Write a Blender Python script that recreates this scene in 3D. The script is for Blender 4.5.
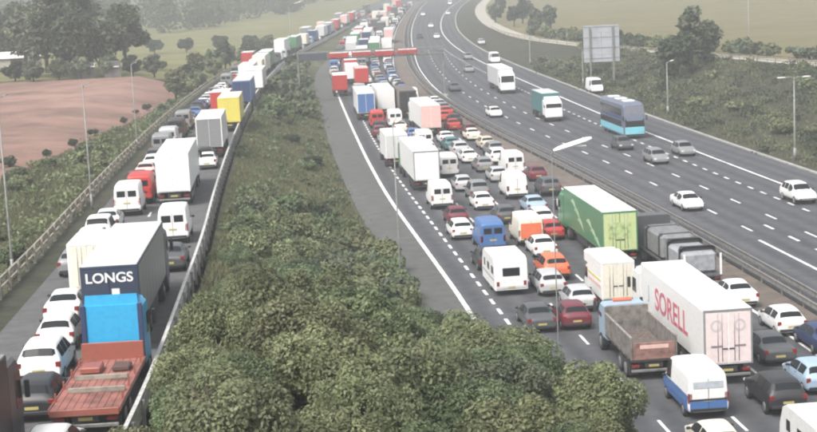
import bpy, bmesh, math, random
import numpy as np
from mathutils import Matrix, Vector

random.seed(7)
for o in list(bpy.data.objects):
    bpy.data.objects.remove(o)
SC = bpy.context.scene
COL = SC.collection
R = math.radians

# ------------------------------------------------------------------ camera
CAM_H = 22.0
cam_d = bpy.data.cameras.new('camera')
cam_d.sensor_width = 36.0
cam_d.lens = 36.0 * 1600.0 / 817.0
cam_d.clip_start = 1.0
cam_d.clip_end = 9000.0
cam = bpy.data.objects.new('camera', cam_d)
COL.objects.link(cam)
PITCH = math.atan(253.0 / 1600.0)
cam.matrix_world = (Matrix.Translation((0, 0, CAM_H)) @ Matrix.Rotation(math.pi / 2 - PITCH, 4, 'X')
                    @ Matrix.Rotation(-0.05, 4, 'Z'))
SC.camera = cam

# ------------------------------------------------------------------ sky, sun, exposure
w = bpy.data.worlds.new('World'); SC.world = w; w.use_nodes = True
nt = w.node_tree; nt.nodes.clear()
sky = nt.nodes.new('ShaderNodeTexSky'); sky.sky_type = 'NISHITA'; sky.sun_disc = False
SUN_EL, SUN_AZ = R(52), R(215)
sky.sun_elevation = SUN_EL; sky.sun_rotation = SUN_AZ
sky.air_density = 1.2; sky.dust_density = 6.0; sky.ozone_density = 1.0
bg = nt.nodes.new('ShaderNodeBackground'); bg.inputs['Strength'].default_value = 0.15
hs = nt.nodes.new('ShaderNodeHueSaturation'); hs.inputs['Saturation'].default_value = 0.35   # cloud-white sky
wo = nt.nodes.new('ShaderNodeOutputWorld')
nt.links.new(sky.outputs[0], hs.inputs['Color']); nt.links.new(hs.outputs[0], bg.inputs['Color'])
nt.links.new(bg.outputs[0], wo.inputs['Surface'])
sd = bpy.data.lights.new('sun', 'SUN'); sd.energy = 1.5; sd.angle = R(14); sd.color = (1.0, 0.965, 0.91)
sun = bpy.data.objects.new('sun', sd); COL.objects.link(sun)
sdir = Vector((math.sin(SUN_AZ) * math.cos(SUN_EL), math.cos(SUN_AZ) * math.cos(SUN_EL), math.sin(SUN_EL)))
sun.rotation_euler = (-sdir).to_track_quat('-Z', 'Y').to_euler()
sun.location = (0, -40, 80)
SC.view_settings.view_transform = 'Standard'
SC.view_settings.look = 'None'
SC.view_settings.gamma = 1.0
SC.view_settings.exposure = 0.9
SC.view_settings.use_curve_mapping = False
SC.render.engine = 'CYCLES'
SC.cycles.use_denoising = True
SC.cycles.max_bounces = 5; SC.cycles.diffuse_bounces = 3; SC.cycles.glossy_bounces = 2
SC.cycles.transmission_bounces = 2; SC.cycles.volume_bounces = 1; SC.cycles.transparent_max_bounces = 6
SC.cycles.use_adaptive_sampling = True
SC.cycles.adaptive_threshold = 0.02
SC.cycles.filter_width = 2.2

# ------------------------------------------------------------------ materials
MATS = {}
def principled(name):
    m = bpy.data.materials.new(name); m.use_nodes = True
    return m, m.node_tree, m.node_tree.nodes['Principled BSDF']
def plain(name, col, rough=0.6, metal=0.0, dirt=0.12, scale=3.0, coat=0.0, spec=0.5):
    """base colour with a little procedural grime so that nothing is perfectly uniform"""
    if name in MATS: return MATS[name]
    m, t, b = principled(name)
    b.inputs['Roughness'].default_value = rough; b.inputs['Metallic'].default_value = metal
    b.inputs['Coat Weight'].default_value = coat; b.inputs['Coat Roughness'].default_value = 0.12
    b.inputs['Specular IOR Level'].default_value = spec
    tc = t.nodes.new('ShaderNodeTexCoord'); oi = t.nodes.new('ShaderNodeObjectInfo')
    ad = t.nodes.new('ShaderNodeVectorMath'); ad.operation = 'ADD'
    t.links.new(tc.outputs['Object'], ad.inputs[0]); t.links.new(oi.outputs['Location'], ad.inputs[1])
    n = t.nodes.new('ShaderNodeTexNoise'); n.inputs['Scale'].default_value = scale; n.inputs['Detail'].default_value = 5
    t.links.new(ad.outputs[0], n.inputs['Vector'])
    mx = t.nodes.new('ShaderNodeMix'); mx.data_type = 'RGBA'
    lum = sum(col) / 3
    mx.inputs['A'].default_value = (*[c * (1 + dirt * .35) for c in col], 1)
    mx.inputs['B'].default_value = (*[c * (1 - dirt * 1.6) + .02 * dirt for c in col], 1)
    cr = t.nodes.new('ShaderNodeMapRange'); cr.inputs['From Min'].default_value = .42; cr.inputs['From Max'].default_value = .75
    t.links.new(n.outputs['Fac'], cr.inputs['Value']); t.links.new(cr.outputs[0], mx.inputs['Factor'])
    t.links.new(mx.outputs['Result'], b.inputs['Base Color'])
    MATS[name] = m
    return m
def paint(name, col):
    return plain('paint_' + name, col, rough=0.45, dirt=0.07, scale=5.0, coat=0.12)
def srgb(r, g, b):
    f = lambda c: (c / 255 / 12.92) if c / 255 <= .04045 else ((c / 255 + .055) / 1.055) ** 2.4
    return (f(r), f(g), f(b))
def ground_mat(name, cols, scales, rough=0.95, bump=0.3, streak=None):
    """two or three tones mixed by large and small noise in world metres"""
    m, t, b = principled(name)
    b.inputs['Roughness'].default_value = rough; b.inputs['Specular IOR Level'].default_value = 0.25
    geo = t.nodes.new('ShaderNodeNewGeometry')
    vec = geo.outputs['Position']
    if streak:
        mp = t.nodes.new('ShaderNodeMapping'); mp.inputs['Rotation'].default_value = (0, 0, streak[1])
        mp.inputs['Scale'].default_value = streak[0]; t.links.new(vec, mp.inputs['Vector']); vec2 = mp.outputs[0]
    else: vec2 = vec
    last = None
    for i, (c, s) in enumerate(zip(cols[1:], scales)):
        n = t.nodes.new('ShaderNodeTexNoise'); n.inputs['Scale'].default_value = s; n.inputs['Detail'].default_value = 7
        n.inputs['Roughness'].default_value = .62
        t.links.new(vec2 if i == 0 else vec, n.inputs['Vector'])
        r = t.nodes.new('ShaderNodeMapRange'); r.inputs['From Min'].default_value = .38; r.inputs['From Max'].default_value = .66
        t.links.new(n.outputs['Fac'], r.inputs['Value'])
        mx = t.nodes.new('ShaderNodeMix'); mx.data_type = 'RGBA'
        if last is None: mx.inputs['A'].default_value = (*cols[0], 1)
        else: t.links.new(last, mx.inputs['A'])
        mx.inputs['B'].default_value = (*c, 1)
        t.links.new(r.outputs[0], mx.inputs['Factor']); last = mx.outputs['Result']
    t.links.new(last, b.inputs['Base Color'])
    if bump:
        n = t.nodes.new('ShaderNodeTexNoise'); n.inputs['Scale'].default_value = 2.2; n.inputs['Detail'].default_value = 6
        t.links.new(vec, n.inputs['Vector'])
        bp = t.nodes.new('ShaderNodeBump'); bp.inputs['Strength'].default_value = bump; bp.inputs['Distance'].default_value = .25
        t.links.new(n.outputs['Fac'], bp.inputs['Height']); t.links.new(bp.outputs[0], b.inputs['Normal'])
    MATS[name] = m
    return m
def leaf_mat(name, dark, light, trans=0.36):
    m, t, b = principled(name)
    at = t.nodes.new('ShaderNodeAttribute'); at.attribute_name = 'tint'
    oi = t.nodes.new('ShaderNodeObjectInfo')
    mx = t.nodes.new('ShaderNodeMix'); mx.data_type = 'RGBA'
    mx.inputs['A'].default_value = (*dark, 1); mx.inputs['B'].default_value = (*light, 1)
    t.links.new(at.outputs['Fac'], mx.inputs['Factor'])
    hsv = t.nodes.new('ShaderNodeHueSaturation')
    mr = t.nodes.new('ShaderNodeMapRange'); mr.inputs['To Min'].default_value = .492; mr.inputs['To Max'].default_value = .525
    mv = t.nodes.new('ShaderNodeMapRange'); mv.inputs['To Min'].default_value = .8; mv.inputs['To Max'].default_value = 1.2
    mlt = t.nodes.new('ShaderNodeMath'); mlt.operation = 'MULTIPLY'; mlt.inputs[1].default_value = 7.31
    frc = t.nodes.new('ShaderNodeMath'); frc.operation = 'FRACT'
    t.links.new(oi.outputs['Random'], mr.inputs['Value']); t.links.new(oi.outputs['Random'], mlt.inputs[0])
    t.links.new(mlt.outputs[0], frc.inputs[0]); t.links.new(frc.outputs[0], mv.inputs['Value'])
    t.links.new(mr.outputs[0], hsv.inputs['Hue']); t.links.new(mv.outputs[0], hsv.inputs['Value'])
    t.links.new(mx.outputs['Result'], hsv.inputs['Color'])
    b.inputs['Roughness'].default_value = .55; b.inputs['Specular IOR Level'].default_value = .4
    t.links.new(hsv.outputs[0], b.inputs['Base Color'])
    tr = t.nodes.new('ShaderNodeBsdfTranslucent'); t.links.new(hsv.outputs[0], tr.inputs['Color'])
    ms = t.nodes.new('ShaderNodeMixShader'); ms.inputs[0].default_value = trans
    out = t.nodes['Material Output']
    t.links.new(b.outputs[0], ms.inputs[1]); t.links.new(tr.outputs[0], ms.inputs[2]); t.links.new(ms.outputs[0], out.inputs['Surface'])
    MATS[name] = m
    return m

ASPHALT = ground_mat('asphalt', [(.078, .080, .087), (.100, .102, .110), (.062, .064, .070)], [.05, .9], rough=.85, bump=.05, streak=((1.0, .12, 1), 0))
def wheel_tracks(m, period=1.78, amount=.2):
    """darker tyre-polished bands and pale seams along the lanes, worn into the surface"""
    t = m.node_tree; b = t.nodes['Principled BSDF']; src = b.inputs['Base Color'].links[0].from_socket
    at = t.nodes.new('ShaderNodeAttribute'); at.attribute_name = 'lat'
    mu = t.nodes.new('ShaderNodeMath'); mu.operation = 'MULTIPLY'; mu.inputs[1].default_value = 2 * math.pi / period
    co = t.nodes.new('ShaderNodeMath'); co.operation = 'COSINE'
    geo = t.nodes.new('ShaderNodeNewGeometry'); n = t.nodes.new('ShaderNodeTexNoise'); n.inputs['Scale'].default_value = .11; n.inputs['Detail'].default_value = 4
    mm = t.nodes.new('ShaderNodeMath'); mm.operation = 'MULTIPLY'; mr = t.nodes.new('ShaderNodeMapRange')
    mr.inputs['From Min'].default_value = -.5; mr.inputs['From Max'].default_value = .5; mr.inputs['To Min'].default_value = 1 - amount; mr.inputs['To Max'].default_value = 1 + amount * .6
    t.links.new(at.outputs['Fac'], mu.inputs[0]); t.links.new(mu.outputs[0], co.inputs[0]); t.links.new(geo.outputs['Position'], n.inputs['Vector'])
    t.links.new(co.outputs[0], mm.inputs[0]); t.links.new(n.outputs['Fac'], mm.inputs[1]); t.links.new(mm.outputs[0], mr.inputs['Value'])
    vm = t.nodes.new('ShaderNodeVectorMath'); vm.operation = 'SCALE'; t.links.new(src, vm.inputs[0]); t.links.new(mr.outputs[0], vm.inputs['Scale']); t.links.new(vm.outputs[0], b.inputs['Base Color'])
wheel_tracks(ASPHALT)
ASPHALT_SH = ground_mat('asphalt_shoulder', [(.10, .10, .103), (.125, .124, .126), (.08, .08, .083)], [.06, 1.1], rough=.88, bump=.05, streak=((1.0, .12, 1), 0))
CONCRETE = ground_mat('concrete_strip', [(.100, .101, .099), (.125, .125, .120), (.082, .083, .081)], [.12, .8], rough=.9, bump=.05, streak=((1.0, .15, 1), 0))
RESERVE = ground_mat('reserve_gravel', [(.15, .122, .105), (.20, .165, .145), (.10, .088, .078)], [.15, .9], bump=.2)
GRASS_ISLAND = ground_mat('island_grass', [(.080, .086, .044), (.145, .135, .078), (.038, .050, .028)], [.09, .35], bump=.6)
GRASS_BANK = ground_mat('bank_grass', [(.075, .088, .04), (.115, .115, .06), (.05, .06, .032)], [.1, .45], bump=.6)
SCRUB_BANK = ground_mat('scrub_bank', [(.050, .052, .034), (.074, .068, .047), (.028, .033, .022)], [.1, .4], bump=.6)
SOIL = ground_mat('ploughed_soil', [(.20, .112, .088), (.29, .18, .148), (.135, .088, .070)], [.035, .10], bump=.3, streak=((1, .25, 1), .25))
STUBBLE = ground_mat('stubble', [(.150, .130, .062), (.185, .155, .080), (.118, .112, .052)], [.012, .08], bump=.2, streak=((.35, 1.6, 1), -.2))
PASTURE = ground_mat('pasture', [(.155, .150, .060), (.20, .185, .080), (.12, .125, .050)], [.01, .06], bump=.2)
FARLAND = ground_mat('far_land', [(.09, .11, .06), (.20, .20, .11), (.05, .065, .04)], [.004, .012], bump=0)
TRACK = ground_mat('pale_track', [(.40, .375, .32), (.46, .43, .37), (.30, .285, .24)], [.2, 1.0], bump=.1)
PAINT_W = plain('road_paint', (.72, .72, .70), .7, dirt=.3, scale=1.2)
STEEL = plain('galvanised_steel', (.30, .295, .285), .45, .55, dirt=.25)
STEEL_D = plain('dark_steel', (.07, .07, .075), .5, .4)
POLE_G = plain('pole_grey', (.21, .21, .20), .5, .3, dirt=.2)
CONC_L = plain('pale_concrete', (.30, .295, .28), .85, dirt=.25, scale=1.5)
WOOD = plain('weathered_wood', (.27, .245, .205), .85, dirt=.3)
BARK = plain('bark', (.07, .055, .045), .9, dirt=.3)
GLASS = plain('car_glass', (.016, .019, .022), .2, dirt=.05, spec=.16)
TYRE = plain('tyre', (.018, .018, .019), .85)
RIM = plain('rim', (.34, .34, .35), .35, .6)
BLACK = plain('black_trim', (.025, .025, .027), .55)
CHASSIS = plain('chassis', (.035, .034, .034), .7)
TAIL = plain('tail_lens', (.20, .022, .02), .25)
HEAD = plain('head_lens', (.62, .64, .66), .12)
PLATE_Y = plain('plate_yellow', (.42, .36, .14), .6)
PLATE_W = plain('plate_white', (.72, .72, .7), .5)
LEAF_OLIVE = leaf_mat('leaf_olive', (.080, .096, .046), (.275, .295, .155))
LEAF_GREEN = leaf_mat('leaf_green', (.064, .088, .044), (.235, .275, .14))
LEAF_BLUE = leaf_mat('leaf_bluegreen', (.064, .082, .052), (.23, .255, .16))
LEAF_DRY = leaf_mat('leaf_dry', (.092, .100, .052), (.285, .292, .16))
LEAF_DARK = leaf_mat('leaf_dark', (.030, .044, .024), (.095, .12, .06))
GRASSM = leaf_mat('grass_blade', (.085, .088, .046), (.19, .175, .105), .3)

# ------------------------------------------------------------------ mesh helpers
class MB:
    def __init__(s): s.v = []; s.f = []; s.sm = []
    def quad(s, *p, smooth=False):
        i = len(s.v); s.v += [tuple(q) for q in p]; s.f.append(tuple(range(i, i + len(p)))); s.sm.append(smooth); return s
    def box(s, cx, cy, cz, sx, sy, sz, ch=0.0):
        x0, x1, y0, y1, z0, z1 = cx - sx / 2, cx + sx / 2, cy - sy / 2, cy + sy / 2, cz - sz / 2, cz + sz / 2
        if ch <= 0:
            i = len(s.v)
            s.v += [(x0, y0, z0), (x1, y0, z0), (x1, y1, z0), (x0, y1, z0), (x0, y0, z1), (x1, y0, z1), (x1, y1, z1), (x0, y1, z1)]
            for q in ((0, 3, 2, 1), (4, 5, 6, 7), (0, 1, 5, 4), (1, 2, 6, 5), (2, 3, 7, 6), (3, 0, 4, 7)):
                s.f.append(tuple(i + k for k in q)); s.sm.append(False)
            return s
        # chamfered box: rounded-off edges all round
        ring = lambda z, d: [(x0 + d + ch, y0 + d, z), (x1 - d - ch, y0 + d, z), (x1 - d, y0 + d + ch, z), (x1 - d, y1 - d - ch, z),
                             (x1 - d - ch, y1 - d, z), (x0 + d + ch, y1 - d, z), (x0 + d, y1 - d - ch, z), (x0 + d, y0 + d + ch, z)]
        return s.loft([ring(z0, ch), ring(z0 + ch, 0), ring(z1 - ch, 0), ring(z1, ch)], smooth=False)
    def loft(s, rings, smooth=True, caps=True):
        i = len(s.v); n = len(rings[0])
        for r in rings: s.v += [tuple(p) for p in r]
        for a in range(len(rings) - 1):
            for k in range(n):
                k2 = (k + 1) % n
                s.f.append((i + a * n + k, i + a * n + k2, i + (a + 1) * n + k2, i + (a + 1) * n + k)); s.sm.append(smooth)
        if caps:
            s.f.append(tuple(i + k for k in reversed(range(n)))); s.sm.append(False)
            e = i + (len(rings) - 1) * n
            s.f.append(tuple(e + k for k in range(n))); s.sm.append(False)
        return s
    def cyl(s, a, b, r0, r1=None, n=10, smooth=True):
        a, b = Vector(a), Vector(b); r1 = r0 if r1 is None else r1
        d = (b - a).normalized(); u = d.orthogonal().normalized(); v = d.cross(u)
        ring = lambda c, r: [tuple(c + (u * math.cos(2 * math.pi * k / n) + v * math.sin(2 * math.pi * k / n)) * r) for k in range(n)]
        return s.loft([ring(a, r0), ring(b, r1)], smooth)
    def tube(s, pts, rad, n=8):
        rings = []
        for k, p in enumerate(pts):
            a = Vector(pts[max(0, k - 1)]); b = Vector(pts[min(len(pts) - 1, k + 1)])
            d = (b - a).normalized(); u = d.orthogonal().normalized() if k == 0 else (u - d * u.dot(d)).normalized()
            v = d.cross(u)
            r = rad[k] if isinstance(rad, (list, tuple)) else rad
            rings.append([tuple(Vector(p) + (u * math.cos(2 * math.pi * q / n) + v * math.sin(2 * math.pi * q / n)) * r) for q in range(n)])
        return s.loft(rings)
    def mesh(s, name, mat):
        m = bpy.data.meshes.new(name); m.from_pydata(s.v, [], s.f); m.polygons.foreach_set('use_smooth', s.sm)
        m.materials.append(mat); m.update(); return m
    def build(s, name, mat, parent=None):
        return link(name, s.mesh(name, mat), parent)
KIDS = {}
def link(name, data, parent=None):
    o = bpy.data.objects.new(name, data); COL.objects.link(o)
    if parent:
        o.parent = parent; KIDS.setdefault(parent.name, []).append(o)
    return o
def tag(o, label=None, cat=None, group=None, kind=None):
    if label: o['label'] = label
    if cat: o['category'] = cat
    if group: o['group'] = group
    if kind: o['kind'] = kind
    return o
def empty(name, loc=(0, 0, 0), rz=0.0, rx=0.0):
    o = bpy.data.objects.new(name, None); o.empty_display_size = .3; COL.objects.link(o)
    o.location = loc; o.rotation_mode = 'XYZ'; o.rotation_euler = (rx, 0, rz); return o
def copy_tree(src, parent=None):
    c = src.copy(); COL.objects.link(c)
    if parent: c.parent = parent
    for ch in KIDS.get(src.name, ()): copy_tree(ch, c)
    return c
def text_mesh(txt, size, mat, extrude=.004, bold=0.0):
    cu = bpy.data.curves.new('lettering', 'FONT'); cu.body = txt; cu.size = size; cu.align_x = 'CENTER'; cu.align_y = 'CENTER'
    cu.extrude = extrude; cu.offset = bold
    o = bpy.data.objects.new('lettering', cu); COL.objects.link(o)
    dg = bpy.context.evaluated_depsgraph_get(); me = bpy.data.meshes.new_from_object(o.evaluated_get(dg))
    bpy.data.objects.remove(o); me.materials.clear(); me.materials.append(mat); return me

# ------------------------------------------------------------------ road alignment (metres; x right, y ahead)
def curve(pts):
    ys = np.array([p[0] for p in pts], float); xs = np.array([p[1] for p in pts], float)
    d = np.diff(xs) / np.diff(ys); mm = np.empty(len(xs)); mm[0] = d[0]; mm[-1] = d[-1]
    h = np.diff(ys); mm[1:-1] = (d[:-1] * h[1:] + d[1:] * h[:-1]) / (h[1:] + h[:-1])
    def f(y):
        if y <= ys[0]: return float(xs[0] + mm[0] * (y - ys[0]))
        if y >= ys[-1]: return float(xs[-1] + mm[-1] * (y - ys[-1]))
        i = int(np.searchsorted(ys, y) - 1); i = max(0, min(i, len(h) - 1)); t = (y - ys[i]) / h[i]
        return float((2*t**3 - 3*t**2 + 1) * xs[i] + (t**3 - 2*t**2 + t) * h[i] * mm[i] + (-2*t**3 + 3*t**2) * xs[i+1] + (t**3 - t**2) * h[i] * mm[i+1])
    return f
f_M = curve([(30,28.8),(70,26.3),(96,24.3),(116,22.3),(143,19.3),(171,15.9),(195,12.6),(232,8.2),(275,4.6),(325,2.5),(400,1.8),(522,2.4),(626,4.6),(755,8.5),(944,17),(1300,38)])
f_E = curve([(30,11.4),(70,8.3),(105,5.0),(142,1.4),(165,-.8),(184,-2.4),(209,-4.3),(247,-6.9),(289,-9.7),(330,-12.2),(400,-13.4),(522,-12.4),(626,-10),(755,-5.5),(944,3.5),(1300,24)])
f_S = curve([(30,10.5),(50,8.7),(60,7.4),(72,6.0),(105,3.0),(127,.7),(149,-1.6),(177,-4.0),(209,-6.4),(247,-9.1),(289,-11.9),(330,-14.4),(400,-15.8),(522,-14.8),(626,-12.4),(755,-8),(944,1),(1300,21)])
f_V = curve([(30,10.2),(50,8.4),(60,7.1),(72,5.2),(88,2.0),(107,-.5),(125,-2.6),(150,-5.2),(193,-8.9),(249,-12.8),(333,-17.8),(400,-17.2),(522,-15.8),(626,-13.3),(755,-8.9),(944,.2),(1300,20)])
f_K = curve([(30,53),(100,45.3),(152,39.4),(218,32.7),(279,27.7),(332,23.6),(394,20.0),(479,18.4),(602,21),(751,28.8),(891,40),(1300,75)])
f_LB = curve([(30,-10.1),(61,-10.9),(82,-12.2),(98,-13.3),(118,-14.9),(161,-18),(222,-21.6),(303,-24.6),(360,-25.2),(405,-24.4),(480,-21.5),(560,-18.8),(650,-15.6),(770,-11),(944,-2.5),(1300,16)])
def f_LF(y): return f_LB(y) - 8.9
f_ZL = curve([(30,5.6),(70,5.5),(98,5.0),(130,4.5),(160,4.05),(220,3.1),(303,2),(405,1.1),(520,.3),(620,.05),(1300,.05)])

def sl(f, y): return (f(y + 4) - f(y - 4)) / 8
def sstep(t): t = max(0., min(1., t)); return t * t * (3 - 2 * t)
# ------------------------------------------------------------------ terrain
w_bank = curve([(30,15),(140,11),(180,7.5),(241,4),(300,3),(1300,3)])
d_track = curve([(30,62),(150,50),(200,41),(241,32.5),(273,26.5),(303,20.5),(326,17),(387,11),(500,9),(1300,9)])
z_track = curve([(30,3.4),(303,3.0),(387,2.0),(500,.9),(700,.4),(1300,.3)])
def hills(x, y):
    z = 0.0
    if x < -60:
        a = sstep((-60 - x) / 500.) * sstep((y - 300) / 900.)
        z += 16 * a + 14 * sstep((y - 900) / 1500.) * sstep((-40 - x) / 300.) * (.6 + .4 * math.sin(x * .004 + 1))
    if y > 1000: z += 22 * sstep((y - 1000) / 1800.)
    if x > 60: z += 10 * sstep((x - 60) / 300.) * sstep((y - 250) / 600.)
    return z
def gz(x, y):
    lf = f_LF(y) - 1.2; lb = f_LB(y) + .9; v = f_V(y); k = f_K(y) + .5; zl = f_ZL(y)
    if lf <= x <= lb: return zl - .06
    if lb < x < v:
        t = (x - lb) / max(.5, v - lb)
        z = zl * (1 - t) ** 1.15 - .06 * 1
        z += 5.6 * sstep((90 - y) / 44.) * sstep(t / .2) * sstep((1 - t) / .11)
        return z + .25 * math.sin(x * .9 + y * .31) * math.sin(y * .23 + 1.) * sstep(t / .15) * sstep((1 - t) / .15)
    if v <= x <= k: return -.06
    if x > k:
        d = x - k; dt = max(2., d_track(y)); zt = z_track(y)
        if d < dt: return -.06 + (zt + .06) * sstep((d - 1.2) / (dt - 1.2)) + .3 * math.sin(x * .5 + y * .2) * math.sin(y * .13) * sstep(d / 6) * sstep((dt - d) / 4)
        return zt + hills(x, y) * sstep((d - dt - 6) / 40.)
    d = lf - x; wb = w_bank(y)
    z = zl - .06 - 1.5 * sstep(d / wb) + .3 * math.sin(x * .6 + y * .25) * math.sin(y * .15) * sstep(d / 4) * sstep((wb - d) / 4)
    return z + (max(0., 4.0 - zl + 1.56)) * sstep((d - wb * .3) / 10.) * sstep((420 - y) / 100.) + hills(x, y)
YS = [30.]
while YS[-1] < 1300: YS.append(YS[-1] + max(3., .028 * YS[-1]))
YFAR = [1300., 1450, 1650, 1900, 2200, 2600, 3100, 3800]
def sheet(name, cols, ys, mat, zf=gz, dz=0.0, kind='structure'):
    v = []; f = []; n = None; lat = []
    for y in ys:
        xs = cols(y); n = len(xs)
        v += [(x, y, zf(x, y) + dz) for x in xs]; lat += [x - xs[0] for x in xs]
    for r in range(len(ys) - 1):
        for c in range(n - 1):
            a = r * n + c; f.append((a, a + 1, a + n + 1, a + n))
    m = bpy.data.meshes.new(name); m.from_pydata(v, [], f); m.polygons.foreach_set('use_smooth', [True] * len(f)); m.materials.append(mat)
    m.attributes.new('lat', 'FLOAT', 'POINT').data.foreach_set('value', lat)
    o = link(name, m); o['kind'] = kind; return o
lin = lambda a, b, n: [a + (b - a) * i / (n - 1) for i in range(n)]
Y1 = [y for y in YS if y < 292] + [292.]; Y2 = [292.] + [y for y in YS if y > 295]; Y2[-1] = 1300.
YA = sorted(set(Y1 + Y2))
sheet('island_ground', lambda y: lin(f_LB(y) + .9, f_V(y), 16), YA, GRASS_ISLAND)
sheet('left_bank', lambda y: lin(f_LF(y) - 1.2 - w_bank(y), f_LF(y) - 1.2, 9), YA, GRASS_BANK)
sheet('roadside_verge', lambda y: [f_LF(y) - 1.2, f_LF(y) - .3, f_LF(y) + .75], YA, SCRUB_BANK)
sheet('ploughed_field', lambda y: [-2600.] + [f_LF(y) - 1.2 - w_bank(y) - 860 * ((11 - i) / 11.) ** 2.6 for i in range(12)], Y1, SOIL)
sheet('pasture', lambda y: [-2600.] + [f_LF(y) - 1.2 - w_bank(y) - 1500 * ((15 - i) / 15.) ** 2.2 for i in range(16)], [y for y in Y2], PASTURE)
sheet('verge_bank', lambda y: lin(f_K(y) + .5, f_K(y) + .5 + d_track(y), 12), YA, SCRUB_BANK)
sheet('side_track', lambda y: [f_K(y) + .5 + d_track(y), f_K(y) + .5 + d_track(y) + 4.5], YA, TRACK, zf=lambda x, y: z_track(y), dz=.0)
sheet('stubble_field', lambda y: [f_K(y) + .5 + d_track(y) + 4.5 + 1700 * (i / 13.) ** 2.2 for i in range(14)] + [2800.], YA, STUBBLE)
sheet('ground', lambda y: lin(-2600., 2800., 60), YFAR, FARLAND, zf=lambda x, y: hills(x, y) - (0 if y > 1310 else 1.0))
# road bed sheets
ym = YA
asph = sheet('main_carriageway', lambda y: [f_S(y), f_E(y), f_E(y) + 3.4, f_E(y) + 7, f_E(y) + 10.5, f_M(y) - 3.2], ym, ASPHALT, zf=lambda x, y: 0.0)
strip = sheet('paved_strip', lambda y: [f_V(y), f_S(y)], ym, CONCRETE, zf=lambda x, y: -.012)
res = sheet('central_reserve', lambda y: [f_M(y) - 3.2, f_M(y) - .9, f_M(y) + .9], ym, RESERVE, zf=lambda x, y: -.008)
onc = sheet('oncoming_carriageway', lambda y: [f_M(y) + .9, f_M(y) + 5, f_M(y) + 9, f_M(y) + 13, f_K(y) - .1], ym, ASPHALT, zf=lambda x, y: .0)
lroad = sheet('slip_road', lambda y: [f_LF(y) + .75, f_LF(y) + 4, f_LB(y) + .5], ym, ASPHALT_SH, zf=lambda x, y: f_ZL(y))

def ribbon(name, fc, wid, y0, y1, mat, z=0.0, h=0.0, parent=None, zf=None, step=4.0):
    """flat line or (h > 0) raised kerb following a road curve"""
    mb = MB(); ys = [y0]
    while ys[-1] < y1: ys.append(min(y1, ys[-1] + max(step, .02 * ys[-1])))
    L = [];
    for y in ys:
        x = fc(y); b = (zf(y) if zf else 0) + z
        if h > 0: L.append([(x - wid / 2, y, b - .1), (x + wid / 2, y, b - .1), (x + wid / 2, y, b + h), (x - wid / 2, y, b + h)])
        else: L.append([(x - wid / 2, y, b), (x + wid / 2, y, b)])
    if h > 0: mb.loft([r[::-1] for r in L], smooth=False)
    else:
        for a, b in zip(L, L[1:]): mb.quad(a[0], a[1], b[1], b[0])
    return mb.build(name, mat, parent)
DASH = {}
def dashes(fc, y0, y1, ln, gap, wid, parent, zf=None, name='lane_dash', limit=45):
    if (ln, wid) not in DASH: DASH[(ln, wid)] = MB().quad((-wid/2, 0, 0), (wid/2, 0, 0), (wid/2, ln, 0), (-wid/2, ln, 0)).mesh(name, PAINT_W)
    y = y0; n = 0
    while y < y1 and n < limit:
        o = link(name, DASH[(ln, wid)], parent); z0 = zf(y) if zf else 0.; z1 = zf(y + ln) if zf else 0.
        o.location = (fc(y), y, z0 + .008); o.rotation_euler = (math.atan2(z1 - z0, ln), 0, -math.atan2(fc(y + ln) - fc(y), ln))
        y += ln + gap; n += 1
ribbon('edge_line', f_S, .32, 45, 900, PAINT_W, .006, parent=asph)
dashes(lambda y: f_E(y) - .15, 80, 330, 1.6, 1.4, .22, asph, name='edge_dash', limit=60)
for off in (3.35, 6.85, 10.4): dashes(lambda y, o=off: f_E(y) + o, 62, 330, 2.4, 6.6, .16, asph, limit=30)
ribbon('edge_line', lambda y: f_M(y) - 3.6, .2, 45, 900, PAINT_W, .006, parent=asph)
ribbon('edge_line', lambda y: f_M(y) + 1.6, .2, 45, 900, PAINT_W, .006, parent=onc)
ribbon('edge_line', lambda y: f_K(y) - 5.1, .26, 128, 900, PAINT_W, .006, parent=onc)
dashes(lambda y: f_M(y) + 5.2, 123, 420, 2.6, 6.4, .2, onc, limit=32)
dashes(lambda y: f_M(y) + 8.8, 92, 420, 2.6, 6.4, .2, onc, limit=36)
dashes(lambda y: f_M(y) + 7.0, 101, 126, 2.2, 3.4, .24, onc, name='merge_dash')
dashes(lambda y: f_K(y) - 8.5, 96, 420, 1.5, 2.0, .22, onc, name='merge_dash', limit=90)
ribbon('taper_line', lambda y: f_M(y) + 4.4, .24, 106, 119, PAINT_W, .009, parent=onc)
k_ = ribbon('kerb', lambda y: f_K(y) + .18, .42, 60, 900, CONC_L, 0, .12); k_['kind'] = 'structure'
dashes(lambda y: f_LB(y) - 4.2, 52, 300, 2.4, 6.6, .16, lroad, zf=f_ZL, limit=25)

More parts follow.
